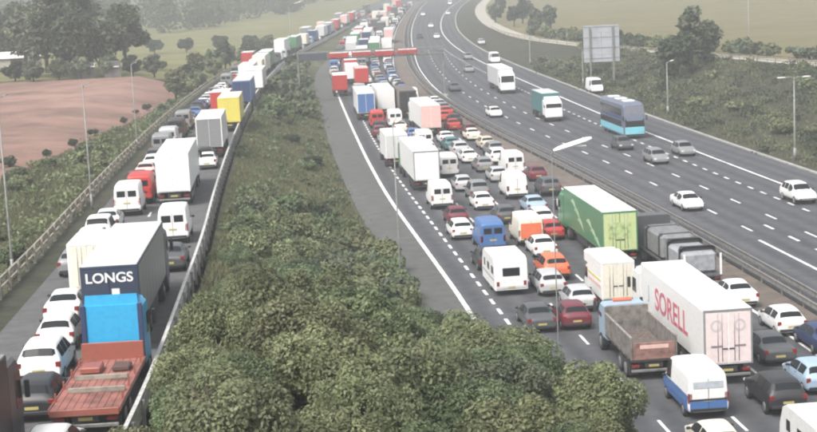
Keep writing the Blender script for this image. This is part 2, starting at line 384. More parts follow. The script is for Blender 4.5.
# ------------------------------------------------------------------ barriers and fences
POST = {}
def rail(name, fc, y0, y1, zf, label, cat, beams, pw, ph, mat, pmat, gap, n_posts, bw=.09):
    root = empty(name, (fc(y0), y0, zf(y0))); tag(root, label, cat)
    o0 = Vector(root.location)
    for (zc, hh) in beams:
        mb = MB(); ys = [y0]
        while ys[-1] < y1: ys.append(min(y1, ys[-1] + max(4., .02 * ys[-1])))
        rings = []
        for y in ys:
            x, z = fc(y) - o0.x, zf(y) + zc - o0.z; yy = y - o0.y; q = bw / 2
            rings.append([(x - q, yy, z - hh / 2), (x + q, yy, z - hh / 2), (x + q * .4, yy, z), (x + q, yy, z + hh / 2), (x - q, yy, z + hh / 2), (x - q * .4, yy, z)])
        mb.loft(rings, smooth=False); mb.build('rail', mat, root)
    key = (pw, ph, pmat.name)
    if key not in POST: POST[key] = MB().box(0, 0, ph / 2 - .15, pw, pw, ph + .3).mesh('post', pmat)
    y = y0 + .5
    for _ in range(n_posts):
        if y > y1: break
        p = link('post', POST[key], root); p.location = (fc(y) + bw * .5 + pw * .5 - .01 - o0.x, y - o0.y, zf(y) - o0.z); y += max(gap, gap * y / 260.)
    return root
rail('safety_barrier', lambda y: f_M(y) - .62, 55, 900, lambda y: 0., 'steel safety barrier on the queue side of the central reserve', 'barrier', [(.62, .34)], .11, .62, STEEL, STEEL, 4.0, 70, .12)
rail('safety_barrier', lambda y: f_M(y) + .55, 55, 900, lambda y: 0., 'steel safety barrier along the flowing carriageway side of the central reserve', 'barrier', [(.62, .34)], .11, .62, STEEL, STEEL, 4.0, 70, .12)
rail('parapet_barrier', lambda y: f_LB(y) + .45, 45, 560, f_ZL, 'pale grey twin-rail barrier between the slip road queue and the island scrub', 'barrier', [(.42, .26), (.86, .34)], .13, .95, plain('parapet_pale', (.46, .455, .44), .6, dirt=.25), STEEL, 3.0, 70, .16)
rail('timber_fence', lambda y: f_LF(y) - 1.0, 45, 420, lambda y: gz(f_LF(y) - 1.0, y), 'weathered timber rail fence beside the left lane of the slip road', 'fence', [(.45, .16), (.95, .22)], .16, 1.15, WOOD, WOOD, 3.0, 60, .12)
rail('track_fence', lambda y: f_K(y) + d_track(y) - .2, 170, 480, lambda y: gz(f_K(y) + d_track(y) - .2, y), 'low dark post and rail fence below the pale side track', 'fence', [(.5, .14), (.95, .16)], .12, 1.1, WOOD, WOOD, 6.0, 40, .1)
# strip between the two central barriers, the gap's shadow painted as dark colour
k_ = ribbon('reserve_shadow_strip', lambda y: f_M(y), .85, 55, 900, plain('gap_shadow_dark', (.05, .05, .05), .95, dirt=.3), 0, .06); k_['kind'] = 'structure'

# ------------------------------------------------------------------ lamp posts, gantry, sign
def lamp_post(x, y, h, label, arm=2.2, head=(1.1, .34, .13), tilt=.26, rz=0., r=.1, twin=False, hmat=None, pm=None):
    pm = pm or POLE_G
    root = empty('lamp_post', (x, y, gz(x, y) - .1), rz); tag(root, label, 'lamp post')
    MB().tube([(0, 0, -.2), (0, 0, h * .15), (0, 0, h)], [r * 1.25, r, r * .6], 10).build('pole', pm, root)
    MB().cyl((0, 0, -.1), (0, 0, 1.3), r * 1.5, n=10).build('base_sleeve', pm, root)
    for s in ((1, -1) if twin else (1,)):
        ax = arm * s
        MB().tube([(0, 0, h - .25), (ax * .25, 0, h + .02), (ax * .6, 0, h + arm * .6 * tilt)], [r * .6, r * .5, r * .45], 8).build('arm', pm, root)
        m = MB(); L, W_, T = head; c = ax * .6 + s * L * .42; rings = []
        for t, k in ((-.5, .45), (-.35, .85), (0, 1), (.35, .95), (.5, .55)):
            px = c + s * t * L; pz = h + arm * .6 * tilt + (.42 * L + t * L) * tilt
            q = [(-.5, -.2), (.5, -.2), (.5, .15), (.3, .5), (-.3, .5), (-.5, .15)]
            rings.append([(px, a * W_ * k * s, pz + b * T * k) for a, b in q])
        hd = m.loft(rings).build('lantern', hmat or plain('lantern_grey', (.62, .62, .6), .4), root)
        pz = h + arm * .6 * tilt + .42 * L * tilt
        MB().box(c, 0, pz - T * .25, L * .7, W_ * .7, .03).build('lens', HEAD, hd)
    return root
lamp_post(6.25, 68, 13.9, 'tall lamp post with a long white lantern rising from the foreground bushes', arm=.35, head=(1.65, .46, .24), tilt=.27, r=.036, pm=plain('pole_dark', (.13, .13, .13), .6), hmat=plain('lantern_white', (.8, .8, .8), .4))
lamp_post(-.75, 107, 11.5, 'thin lamp post on the island edge of the paved strip beyond the bushes', arm=.7, head=(.45, .25, .1), r=.055, hmat=POLE_G)
lamp_post(-27.2, 402, 12, 'distant lamp post between the merging roads at the top of the picture', arm=2.6, head=(2.4, .9, .25), r=.13, twin=False)
lamp_post(38.6 + 1.6, 164, 8.6, 'lamp post with flat twin head on the verge above the white estate car', arm=1.5, head=(.9, .35, .14), tilt=.0, r=.12, twin=True)
lamp_post(34.6 + 1.2, 216, 7.2, 'pale post lamp on the verge right of the blue coach', arm=.8, head=(.5, .3, .12), r=.12)
lamp_post(29.9 + .9, 272, 6.2, 'pale post lamp on the verge left of the grey sign back', arm=.8, head=(.5, .3, .12), r=.11)
lamp_post(26.0 + .6, 330, 5.6, 'farthest pale post lamp on the verge beside the white lorry', arm=.8, head=(.5, .3, .12), r=.11)
lamp_post(61.5, 283, 12, 'tall lamp post beside the pale side track at the upper right', arm=3.2, head=(2.2, .8, .22), tilt=.02, r=.13)
lamp_post(-23.0, 91, 10.6, 'lamp post nearest the left edge behind the timber fence', arm=.5, head=(.35, .2, .1), r=.07, rz=.3, hmat=POLE_G)
lamp_post(-24.1, 121, 9.6, 'second lamp post along the timber fence in front of the ploughed field', arm=.5, head=(.35, .2, .1), r=.07, rz=.3, hmat=POLE_G)
lamp_post(-28.2, 168, 9.2, 'third lamp post along the timber fence towards the white lorries', arm=.5, head=(.35, .2, .1), r=.07, rz=.3, hmat=POLE_G)

def gantry():
    y = 264.; x0, x1 = -17.0, 7.0
    root = empty('sign_gantry', (x0, y, 0)); tag(root, 'red motorway gantry spanning the queueing carriageway', 'gantry')
    red = plain('gantry_red', (.33, .035, .035), .5, dirt=.3); dark = plain('gantry_dark', (.055, .06, .08), .6); Wd = x1 - x0
    for x in (0.1, Wd): MB().box(x, 0, 4.1, .26, .26, 8.3, .03).build('post', POLE_G, root); MB().box(x, 0, .15, 1.0, 1.0, .4, .05).build('base_plate', CONC_L, root)
    for z in (7.1, 8.2):
        for yy in (-.6, .6): MB().box(Wd / 2, yy, z, Wd, .16, .16).build('chord', POLE_G, root)
    n = 16
    for k in range(n):
        a, b = Wd * k / n, Wd * (k + 1) / n; z0, z1 = (7.1, 8.2) if k % 2 == 0 else (8.2, 7.1)
        MB().cyl((a, -.6, z0), (b, -.6, z1), .06, n=6).build('brace', POLE_G, root)
    MB().box(2.6, -.78, 7.5, 4.6, .16, 1.2, .03).build('sign_panel', dark, root)
    for k in range(4):
        MB().box(6.9 + k * 3.75, -.78, 7.6 + .1 * (k % 2), 3.3, .16, .95 - .1 * (k % 2), .03).build('red_panel', red, root)
        MB().box(6.9 + k * 3.75, -.88, 8.02, 3.0, .04, .16).build('white_band', PLATE_W, root)
    MB().box(Wd / 2, 0, 6.98, Wd, 1.1, .06).build('walkway', STEEL_D, root)
gantry()
def sign_back():
    x, y = 33.6, 268.; z = gz(x, y); root = empty('road_sign', (x, y, z), -.1)
    tag(root, 'large grey back of a motorway sign on two posts by the verge', 'road sign')
    pm = plain('sign_back_grey', (.36, .38, .41), .5, .2, dirt=.12, scale=.8)
    for px in (-1.9, 1.9): MB().box(px, 0, 4.8, .28, .34, 9.9).build('post', POLE_G, root)
    for i in range(5):
        for j in range(2): MB().box(-1.5 + 3 * j, .26, 4.6 + i * 1.22, 2.97, .07, 1.2, .012).build('panel', pm, root)
    for i in range(4): MB().box(0, .2, 4.6 + i * 1.75, 5.9, .06, .1).build('stiffener', POLE_G, root)
sign_back()
# ------------------------------------------------------------------ vehicles (local: y forward from the rear end, x right)
# station: y, half width, sill z, belt z, top z, half width at top
P = {
 'hatchback': dict(L=4.05, st=[(0,.79,.36,.76,.80,.70),(.06,.86,.27,.90,.95,.76),(.2,.88,.25,.97,1.08,.71),(.55,.885,.25,.98,1.41,.60),(.95,.89,.25,.97,1.47,.61),(1.9,.89,.25,.95,1.48,.61),(2.4,.89,.25,.94,1.43,.60),(3.1,.88,.25,.94,1.00,.78),(3.7,.86,.27,.83,.88,.76),(3.97,.80,.3,.66,.71,.70),(4.05,.70,.36,.52,.56,.62)],
   rw=(2,3), ws=(6,7), side=[(.62,1.45),(1.55,2.75)], wh=(.68,3.28), r=.31),
 'saloon': dict(L=4.6, st=[(0,.79,.36,.74,.78,.70),(.07,.87,.27,.92,.97,.80),(.6,.9,.25,.97,1.02,.80),(.8,.9,.25,.98,1.05,.77),(1.4,.9,.25,.97,1.37,.61),(1.9,.9,.25,.96,1.43,.61),(2.5,.9,.25,.94,1.43,.61),(2.95,.9,.25,.94,1.36,.60),(3.6,.89,.25,.93,.99,.79),(4.2,.87,.27,.83,.88,.77),(4.52,.8,.3,.66,.71,.7),(4.6,.7,.36,.52,.56,.62)],
   rw=(3,4), ws=(7,8), side=[(1.15,2.05),(2.15,3.25)], wh=(.95,3.75), r=.32),
 'estate': dict(L=4.65, st=[(0,.80,.36,.76,.80,.72),(.06,.87,.27,.92,.97,.79),(.18,.9,.25,.99,1.08,.74),(.5,.9,.25,.99,1.42,.63),(1.0,.9,.25,.97,1.49,.62),(2.4,.9,.25,.95,1.49,.62),(2.95,.9,.25,.94,1.42,.60),(3.65,.89,.25,.94,1.0,.79),(4.25,.87,.27,.84,.89,.77),(4.57,.8,.3,.66,.71,.7),(4.65,.7,.36,.52,.56,.62)],
   rw=(2,3), ws=(6,7), side=[(.6,1.25),(1.32,2.15),(2.25,3.3)], wh=(.9,3.8), r=.32),
 'suv': dict(L=4.5, st=[(0,.84,.46,.86,.90,.76),(.06,.91,.38,1.04,1.10,.82),(.18,.93,.36,1.12,1.22,.77),(.45,.935,.36,1.12,1.60,.67),(.9,.94,.36,1.1,1.68,.67),(2.2,.94,.36,1.08,1.69,.67),(2.7,.94,.36,1.07,1.62,.66),(3.35,.93,.36,1.06,1.12,.82),(4.05,.91,.38,.97,1.02,.81),(4.42,.85,.42,.78,.83,.75),(4.5,.76,.48,.62,.66,.68)],
   rw=(2,3), ws=(6,7), side=[(.55,1.2),(1.27,2.05),(2.15,3.05)], wh=(.82,3.62), r=.36),
 'van': dict(L=5.2, st=[(0,.93,.48,1.15,2.12,.84),(.05,.98,.4,1.2,2.26,.87),(.35,1.0,.36,1.22,2.34,.87),(1.8,1.0,.36,1.22,2.36,.87),(3.5,1.0,.36,1.2,2.34,.86),(3.95,1.0,.36,1.19,2.2,.83),(4.6,.97,.36,1.17,1.25,.88),(5.0,.93,.38,.98,1.03,.84),(5.14,.88,.42,.72,.77,.78),(5.2,.8,.48,.58,.62,.7)],
   rw=None, ws=(5,6), side=[(3.3,4.25)], wh=(.95,4.2), r=.34, reardoor=True),
 'minivan': dict(L=4.4, st=[(0,.84,.42,.9,.95,.76),(.06,.9,.32,1.0,1.3,.74),(.14,.91,.3,1.05,1.55,.70),(.4,.92,.3,1.05,1.78,.70),(1.8,.92,.3,1.03,1.82,.70),(2.7,.92,.3,1.02,1.76,.68),(3.55,.91,.3,1.02,1.08,.80),(4.05,.88,.32,.9,.95,.78),(4.33,.82,.36,.7,.75,.72),(4.4,.74,.42,.56,.6,.66)],
   rw=(1,3), ws=(5,6), side=[(.5,1.3),(1.4,2.1),(2.2,3.2)], wh=(.75,3.55), r=.32),
}
def section(s):
    y, w, zb, be, tp, wt = s
    half = [(.86 * w, zb), (.98 * w, zb + .10), (w, zb + (be - zb) * .55), (.965 * w, be), (wt, tp - .07), (.8 * wt, tp - .012)]
    return [(x, y, z) for x, z in half] + [(0, y, tp + .008)] + [(-x, y, z) for x, z in reversed(half)] + [(0, y, zb - .01)]
def smooth_body(st):
    """denser stations with eased corners, and corner-cut sections, so panels curve"""
    ys = []
    for p_, q_ in zip(st, st[1:]):
        n = max(1, int(round((q_[0] - p_[0]) / .13)))
        ys += [p_[0] + (q_[0] - p_[0]) * k / n for k in range(n)]
    ys.append(st[-1][0]); S_ = [list(station_at(st, y)) for y in ys]
    for _ in range(2):
        T_ = [r[:] for r in S_]
        for i in range(2, len(S_) - 2):
            for k in (1, 3, 4, 5): T_[i][k] = .25 * S_[i-1][k] + .5 * S_[i][k] + .25 * S_[i+1][k]
        S_ = T_
    rings = []
    for r in S_:
        s = section(r); n = len(s); out = []
        for i in range(n):
            a_, b_ = s[i], s[(i + 1) % n]
            out += [tuple(a_[k] * .75 + b_[k] * .25 for k in range(3)), tuple(a_[k] * .25 + b_[k] * .75 for k in range(3))]
        rings.append(out)
    return rings
def station_at(st, y):
    for a, b in zip(st, st[1:]):
        if a[0] <= y <= b[0]:
            t = (y - a[0]) / (b[0] - a[0]); return tuple(a[i] + (b[i] - a[i]) * t for i in range(6))
    return st[-1]
def cross_glass(st, i, j, inset=.07, sx=.95, out=.014):
    """glass across the car between two stations (windscreen, rear window)"""
    a, b = st[i], st[j]; mid = [st[k] for k in range(i, j + 1)]
    ya, yb = a[0] + (b[0] - a[0]) * inset, a[0] + (b[0] - a[0]) * (1 - inset); n = 4; mb = MB(); rows = []
    for k in range(n + 1):
        s = station_at(st, ya + (yb - ya) * k / n); sec = section(s)
        rows.append([Vector(sec[q]) for q in (8, 7, 6, 5, 4)])
    up = ((rows[0][2] - rows[-1][2]).cross(rows[0][0] - rows[0][-1])).normalized()
    if up.z < 0: up = -up
    rows = [[Vector((p.x * sx, p.y, p.z)) + up * out for p in r] for r in rows]
    for r0, r1 in zip(rows, rows[1:]):
        for q in range(4): mb.quad(r0[q], r0[q + 1], r1[q + 1], r1[q], smooth=True)
    return mb
def side_glass(st, y0, y1, sgn):
    mb = MB(); n = 4; rows = []
    for k in range(n + 1):
        s = section(station_at(st, y0 + (y1 - y0) * k / n)); lo, hi = Vector(s[3]), Vector(s[4])
        a, b = lo.lerp(hi, .05), lo.lerp(hi, .92); rows.append([Vector((sgn * (p.x + .012), p.y, p.z)) for p in (a, b)])
    for r0, r1 in zip(rows, rows[1:]): mb.quad(*( (r0[0], r1[0], r1[1], r0[1]) if sgn > 0 else (r0[1], r1[1], r1[0], r0[0]) ), smooth=True)
    return mb
SHARED = {}
def shared(key, fn):
    if key not in SHARED: SHARED[key] = fn()
    return SHARED[key]
def wheel(root, x, y, r, wd, lod, dual=False):
    m = shared(('w', r, wd), lambda: MB().loft([[(xx, rr * math.cos(2 * math.pi * k / 16), rr * math.sin(2 * math.pi * k / 16)) for k in range(16)] for xx, rr in ((-wd / 2, r * .86), (-wd / 2 + .03, r), (wd / 2 - .03, r), (wd / 2, r * .86))]).mesh('wheel', TYRE))
    o = link('wheel', m, root); o.location = (x, y, r)
    if lod == 0:
        rm = shared(('rim', r), lambda: MB().loft([[(xx, rr * math.cos(2 * math.pi * k / 12), rr * math.sin(2 * math.pi * k / 12)) for k in range(12)] for xx, rr in ((-.02, r * .64), (.02, r * .62), (.028, r * .2))]).mesh('rim', RIM))
        q = link('rim', rm, o); q.location = ((wd / 2 - .012) * (1 if x > 0 else -1), 0, 0)
        if x < 0: q.rotation_euler = (0, 0, math.pi)
COLS = {}
def colour(c):
    return MATS.get('paint_' + c) or paint(c, COLS[c])
COLS.update(dict(white=(.74,.74,.73), cream=(.70,.66,.56), silver=(.42,.43,.44), grey=(.20,.205,.21), dark_grey=(.07,.073,.078), black=(.022,.022,.025),
  blue=(.06,.14,.33), dark_blue=(.028,.045,.11), pale_blue=(.30,.40,.50), red=(.42,.035,.03), maroon=(.13,.022,.035), orange=(.62,.14,.06), green=(.07,.20,.10), teal=(.05,.16,.17),
  yellow=(.60,.52,.10), sky_blue=(.03,.34,.62), pink=(.70,.45,.42), rust=(.27,.085,.06), brown=(.11,.085,.07), pale_grey=(.55,.55,.55), navy=(.03,.042,.075), beige=(.5,.45,.37)))
def make_car(kind, col, lod, opt=()):
    p = P[kind]; st = p['st']; L = p['L']; root = empty(kind if kind in ('van', 'minivan') else 'car')
    body_m = shared(('body', kind, col), lambda: MB().loft(smooth_body(st)).mesh('body', colour(col)))
    link('body', body_m, root)
    link('windscreen', shared(('ws', kind), lambda: cross_glass(st, *p['ws']).mesh('windscreen', GLASS)), root)
    if p['rw']: link('rear_window', shared(('rw', kind), lambda: cross_glass(st, *p['rw'], inset=.12).mesh('rear_window', GLASS)), root)
    for q, (a, b) in enumerate(p['side']):
        for s in (-1, 1): link('side_window', shared(('sg', kind, q, s), lambda: side_glass(st, a, b, s).mesh('side_window', GLASS)), root)
    W = st[3][1]
    if p.get('reardoor'):
        if 'blind' not in opt:
            for s in (-1, 1): link('rear_window', shared(('rdw', kind, s), lambda: MB().box(s * .40, .012, 1.68, .62, .04, .46, .012).mesh('rear_window', GLASS)), root)
        link('door_seam', shared(('seam', kind), lambda: MB().box(0, .008, 1.25, .025, .04, 1.5).mesh('door_seam', BLACK)), root)
    for x in (-1, 1):
        for y in p['wh']: wheel(root, x * (W - .10), y, p['r'], .21, lod)
    if lod < 2:
        zt = st[1][3] - .04 if not p.get('reardoor') else 1.15
        for s in (-1, 1): link('tail_light', shared(('tl', kind, s), lambda: MB().box(s * (st[1][1] - .11), .045, zt - .06, .22, .09, .24 if kind != 'van' else .5, .02).mesh('tail_light', TAIL)), root)
        for s in (-1, 1): link('headlight', shared(('hl', kind, s), lambda: MB().box(s * (st[-2][1] - .14), L - .12, st[-2][3] - .03, .3, .16, .15, .03).mesh('headlight', HEAD)), root)
        link('number_plate', shared(('np', kind), lambda: MB().box(0, -.004, st[0][3] - .16, .52, .02, .115).mesh('number_plate', PLATE_Y)), root)
    if lod == 0:
        link('rear_bumper', shared(('bu', kind), lambda: MB().box(0, .03, st[0][2] + .04, st[0][1] * 1.9, .1, .16, .03).mesh('rear_bumper', BLACK)), root)
        link('front_bumper', shared(('bf', kind), lambda: MB().box(0, L - .05, st[-1][2] + .04, st[-1][1] * 1.9, .1, .12, .03).mesh('front_bumper', BLACK)), root)
        ym = p['side'][-1][1] - .1; zm = station_at(st, ym)[3] + .06
        for s in (-1, 1): link('door_mirror', shared(('dm', kind, s), lambda: MB().box(s * (W + .09), ym, zm, .2, .1, .14, .03).mesh('door_mirror', BLACK)), root)
        for s in (-1, 1):
            yd = p['side'][-1][0] - .05
            link('door_handle', shared(('dh', kind, s), lambda: MB().box(s * (W * .985), yd + .22, st[4][3] - .12, .03, .16, .03).mesh('door_handle', BLACK)), root)
    if 'lower_blue' in opt:
        pl = []
        for s in (-1, 1):
            mb = MB(); rows = []
            for y in (.12, .35, 1.8, 3.5, 3.95, 4.6, 4.95):
                sc = section(station_at(st, y)); rows.append([Vector((s * (sc[q][0] + .012), y, sc[q][2])) for q in (1, 2, 3)])
            for r0, r1 in zip(rows, rows[1:]):
                for q in range(2): mb.quad(*((r0[q], r1[q], r1[q + 1], r0[q + 1]) if s > 0 else (r0[q + 1], r1[q + 1], r1[q], r0[q])))
            mb.build('lower_side_panel', colour('blue'), root)
        MB().box(0, .004, .74, 1.80, .03, .4, .008).build('lower_rear_panel', colour('blue'), root)
        MB().box(0, .0, 1.0, 1.82, .04, .1, .008).build('rear_step', BLACK, root)
        MB().box(0, .006, 1.72, 1.45, .05, .34, .01).build('rear_window', plain('pale_glass', (.42, .46, .5), .25), root)
    if 'rear_orange' in opt:
        MB().box(0, .0, 1.25, 1.62, .03, 1.2, .008).build('rear_panel', colour('orange'), root)
    return root, L
def lorry_cab(root, y0, col, h=3.3, L=2.25, W=2.48, lod=0, deflector=True, dcol=None):
    """box cab whose rear wall stands at y0"""
    sec = lambda y, zb, zt, w, d=.12: [(w/2 - d, y, zb), (w/2, y, zb + d), (w/2, y, zt - d), (w/2 - d, y, zt), (-w/2 + d, y, zt), (-w/2, y, zt - d), (-w/2, y, zb + d), (-w/2 + d, y, zb)]
    cab = MB().loft([sec(y0, .75, h, W), sec(y0 + L * .62, .75, h, W), sec(y0 + L * .9, .6, h - .35, W * .98), sec(y0 + L, .5, 1.95, W * .95), sec(y0 + L + .03, .45, 1.0, W * .95)], smooth=False).build('cab', colour(col), root)
    MB().quad((-1.05, y0 + L * .905 + .018, h - .42), (1.05, y0 + L * .905 + .018, h - .42), (1.08, y0 + L + .018, 1.9), (-1.08, y0 + L + .018, 1.9)).build('windscreen', GLASS, cab)
    for s in (-1, 1):
        MB().quad(*[(s * (W / 2 + .012), y, z) for y, z in ((y0 + L * .45, 1.9), (y0 + L * .92, 1.9), (y0 + L * .85, h - .6), (y0 + L * .45, h - .6))]).build('side_window', GLASS, cab)
        if lod == 0:
            MB().box(s * (W / 2 + .16), y0 + L * .98, 2.35, .18, .12, .65, .03).build('door_mirror', BLACK, cab)
            MB().box(s * .85, y0 + L + .03, .8, .45, .08, .24, .03).build('headlight', HEAD, cab)
            MB().box(s * .98, y0 + L * .5, .62, .5, .9, .5, .05).build('step', BLACK, cab)
    MB().box(0, y0 + L + .02, .5, W * .95, .14, .34, .04).build('bumper', BLACK, root)
    if lod == 0: MB().box(0, y0 + L + .04, 1.45, 1.5, .05, .6, .02).build('grille', BLACK, cab)
    if deflector:
        MB().loft([[(-W*.44, y0 + .1, h - .02), (W*.44, y0 + .1, h - .02), (W*.42, y0 + .12, h + .42), (-W*.42, y0 + .12, h + .42)],
                   [(-W*.44, y0 + L * .75, h - .02), (W*.44, y0 + L * .75, h - .02), (W*.40, y0 + L * .7, h + .06), (-W*.40, y0 + L * .7, h + .06)]], smooth=False).build('air_deflector', colour(dcol or col), root)
    return cab
def box_body(root, L, h, col, roof, rear, lod, z0=1.12, W=2.52, frame=None, plain_rear=False, curtain=False):
    b = MB().box(0, L / 2, (z0 + h) / 2, W, L, h - z0 - .02, .03).build('box_body', colour(col), root)
    n = max(2, int(L / 2.2)); 
    for k in range(n):
        a = L * k / n
        MB().box(0, a + L / n / 2, h + .002, W - .06, L / n - .03, .035, .008).build('roof_panel', colour(roof), root)
    fr = colour(frame or col)
    if lod < 2:
        for s in (-1, 1): MB().box(s * (W / 2 - .05), -.005, (z0 + h) / 2, .1, .06, h - z0, .01).build('corner_post', fr, root)
        MB().box(0, -.006, h - .07, W, .06, .13, .01).build('rear_header', fr, root)
        for s in (-1, 1):
            d = MB().box(s * (W / 4 - .03), -.012, (z0 + h) / 2 - .03, W / 2 - .12, .035, h - z0 - .26, .008).build('rear_door', colour(rear), root)
            if lod == 0 and not plain_rear:
                for q in (.2, .42): MB().cyl((s * (q + .12), -.045, z0 + .2), (s * (q + .12), -.045, h - .2), .018, n=6).build('lock_rod', STEEL, d)
                MB().box(s * .18, -.05, z0 + .85, .28, .03, .06).build('door_handle', BLACK, d)
    else:
        MB().box(0, -.012, (z0 + h) / 2, W - .1, .04, h - z0 - .16, .01).build('rear_door', colour(rear), root)
    if curtain and lod < 2:
        n = int(L / 1.35)
        for s in (-1, 1):
            for k in range(n):
                MB().box(s * (W / 2 + .012), .25 + (L - .5) * (k + .5) / n, (z0 + h) / 2, .03, (L - .5) / n - .04, h - z0 - .3, .01).build('curtain_panel', colour(curtain), root)
    return b
def running_gear(root, y0, y1, axles, lod, W=2.5, rear=True):
    MB().box(0, (y0 + y1) / 2, .86, .95, y1 - y0, .3).build('chassis', CHASSIS, root)
    for a in axles:
        for s in (-1, 1): wheel(root, s * (W / 2 - .22), a, .5, .42, lod)
    if rear:
        MB().box(0, y0 + .08, .55, W - .15, .12, .14, .02).build('underrun_bar', BLACK if lod else STEEL, root)
        if lod < 2:
            for s in (-1, 1):
                MB().box(s * (W / 2 - .3), y0 + .02, .82, .42, .08, .15, .02).build('tail_light', TAIL, root)
                MB().box(s * (W / 2 - .25), y0 + .35, .55, .5, .03, .5).build('mud_flap', BLACK, root)
            MB().box(0, y0 + .005, .82, .52, .03, .12).build('number_plate', PLATE_Y, root)
def make_artic(col, lod, roof='white', rear=None, cab='white', L=13.4, h=4.0, side=None, frame=None, plain_rear=False, curtain=None, W=2.52):
    root = empty('articulated_lorry'); box_body(root, L, h, col, roof, rear or col, lod, frame=frame, plain_rear=plain_rear, curtain=curtain, W=W)
    running_gear(root, .1, L - 1.2, (2.0, 3.3, 4.6) if lod < 2 else (2.6, 4.2), lod)
    if lod < 2:
        for s in (-1, 1): MB().box(s * 1.18, 7.2, .8, .05, 3.6, .5, .01).build('side_guard', STEEL_D, root); MB().box(s * .8, 10.0, .62, .12, .12, .9).build('landing_leg', CHASSIS, root)
    MB().box(0, L - .1, .8, .9, 4.6, .3).build('tractor_chassis', CHASSIS, root)
    for a in (L - 1.3, L + 1.55):
        for s in (-1, 1): wheel(root, s * 1.02, a, .5, .42, lod)
    lorry_cab(root, L + .45, cab, h=3.35, lod=lod, deflector=True)
    return root, L + 2.75
def make_rigid(col, lod, roof='white', rear=None, cab='white', L=7.4, h=3.7, W=2.45, frame=None, plain_rear=False, curtain=None, z0=1.1, cabh=2.85):
    root = empty('box_lorry'); box_body(root, L, h, col, roof, rear or col, lod, z0=z0, W=W, frame=frame, plain_rear=plain_rear, curtain=curtain)
    running_gear(root, .1, L + 1.9, (2.1, L + 1.2), lod, W=min(2.5, W))
    lorry_cab(root, L + .2, cab, h=cabh, L=2.0, W=min(2.35, W - .05), lod=lod, deflector=h - cabh > .6)
    return root, L + 2.25
def make_luton(col, lod):
    root = empty('luton_van'); L = 4.1
    box_body(root, L, 3.15, col, 'cream', 'cream', lod, z0=.75, W=2.1, frame='white')
    MB().box(0, L + .55, 2.72, 2.08, 1.1, .82, .12).build('luton_head', colour(col), root)
    running_gear(root, .1, L + 1.4, (), lod, W=2.05)
    for s in (-1, 1):
        for a in (1.1, L + 1.25): wheel(root, s * .88, a, .35, .24, lod)
        st = MB().box(s * 1.062, 2.0, 1.55, .02, 3.6, .22).build('red_stripe', colour('pink'), root)
        MB().box(s * 1.064, 2.0, 1.95, .02, 3.6, .12).build('yellow_stripe', colour('yellow'), root)
    sec = lambda y, zb, zt, w_: [(w_, y, zb), (w_, y, zt), (w_ - .1, y, zt + .06), (-w_ + .1, y, zt + .06), (-w_, y, zt), (-w_, y, zb)]
    MB().loft([sec(L + .03, .4, 2.2, .95), sec(L + .9, .4, 2.1, .95), sec(L + 1.4, .4, 1.25, .93), sec(L + 1.9, .45, .95, .88)], smooth=False).build('cab', colour(col), root)
    MB().quad((-.82, L + .93, 2.08), (.82, L + .93, 2.08), (.84, L + 1.4, 1.36), (-.84, L + 1.4, 1.36)).build('windscreen', GLASS, root)
    for s in (-1, 1): MB().quad(*[(s * .963, y, z) for y, z in ((L + .2, 1.3), (L + 1.25, 1.3), (L + .9, 2.0), (L + .2, 2.0))]).build('side_window', GLASS, root)
    return root, L + 1.9
def make_caravan(col, lod, L=5.6, stripes=True):
    root = empty('caravan'); W = 2.2; m = colour(col)
    prof = [(0, .42), (-.03, 1.2), (.03, 2.0), (.22, 2.42), (.7, 2.56), (L - 1.1, 2.54), (L - .5, 2.3), (L - .08, 1.5), (L, .9), (L - .12, .42)]
    mb = MB()
    ring = lambda x, k: [(x, L/2 + (y - L/2) * k, .42 + (z - .42) * (k if z > 1 else 1)) for y, z in prof]
    mb.loft([ring(-W/2, .985), ring(-W/2 + .06, 1), ring(W/2 - .06, 1), ring(W/2, .985)], smooth=False).build('body', m, root)
    MB().box(0, -.016, 1.62, 1.15, .05, .56, .02).build('rear_window', GLASS, root)
    MB().box(0, -.012, .62, 2.06, .06, .22, .02).build('rear_bumper', colour('pale_grey'), root)
    for s in (-1, 1):
        for y, l in ((1.0, .8), (2.7, .8), (4.3, .5)): MB().box(s * (W/2 + .004), y, 1.65, .03, l, .5, .01).build('side_window', GLASS, root)
        MB().box(s * .9, -.03, .85, .18, .05, .3, .01).build('tail_light', TAIL, root)
        wheel(root, s * (W/2 - .16), L * .46, .32, .2, lod)
        if stripes: MB().box(s * (W/2 + .003), L/2, 1.05, .02, L * .86, .08).build('side_stripe', colour('grey'), root)
    MB().box(0, L * .5, 2.56, .5, .5, .08, .02).build('roof_vent', colour('white'), root)
    MB().box(0, 1.2, 2.57, .35, .35, .06, .02).build('roof_vent', colour('pale_grey'), root)
    MB().cyl((-.55, L - .1, .45), (0, L + 1.1, .45), .04, n=6).cyl((.55, L - .1, .45), (0, L + 1.1, .45), .04, n=6).cyl((0, L + .9, .04), (0, L + .9, .5), .03, n=6).build('drawbar', STEEL, root)
    MB().box(0, -.045, .6, .5, .02, .11).build('number_plate', PLATE_Y, root)
    return root, L
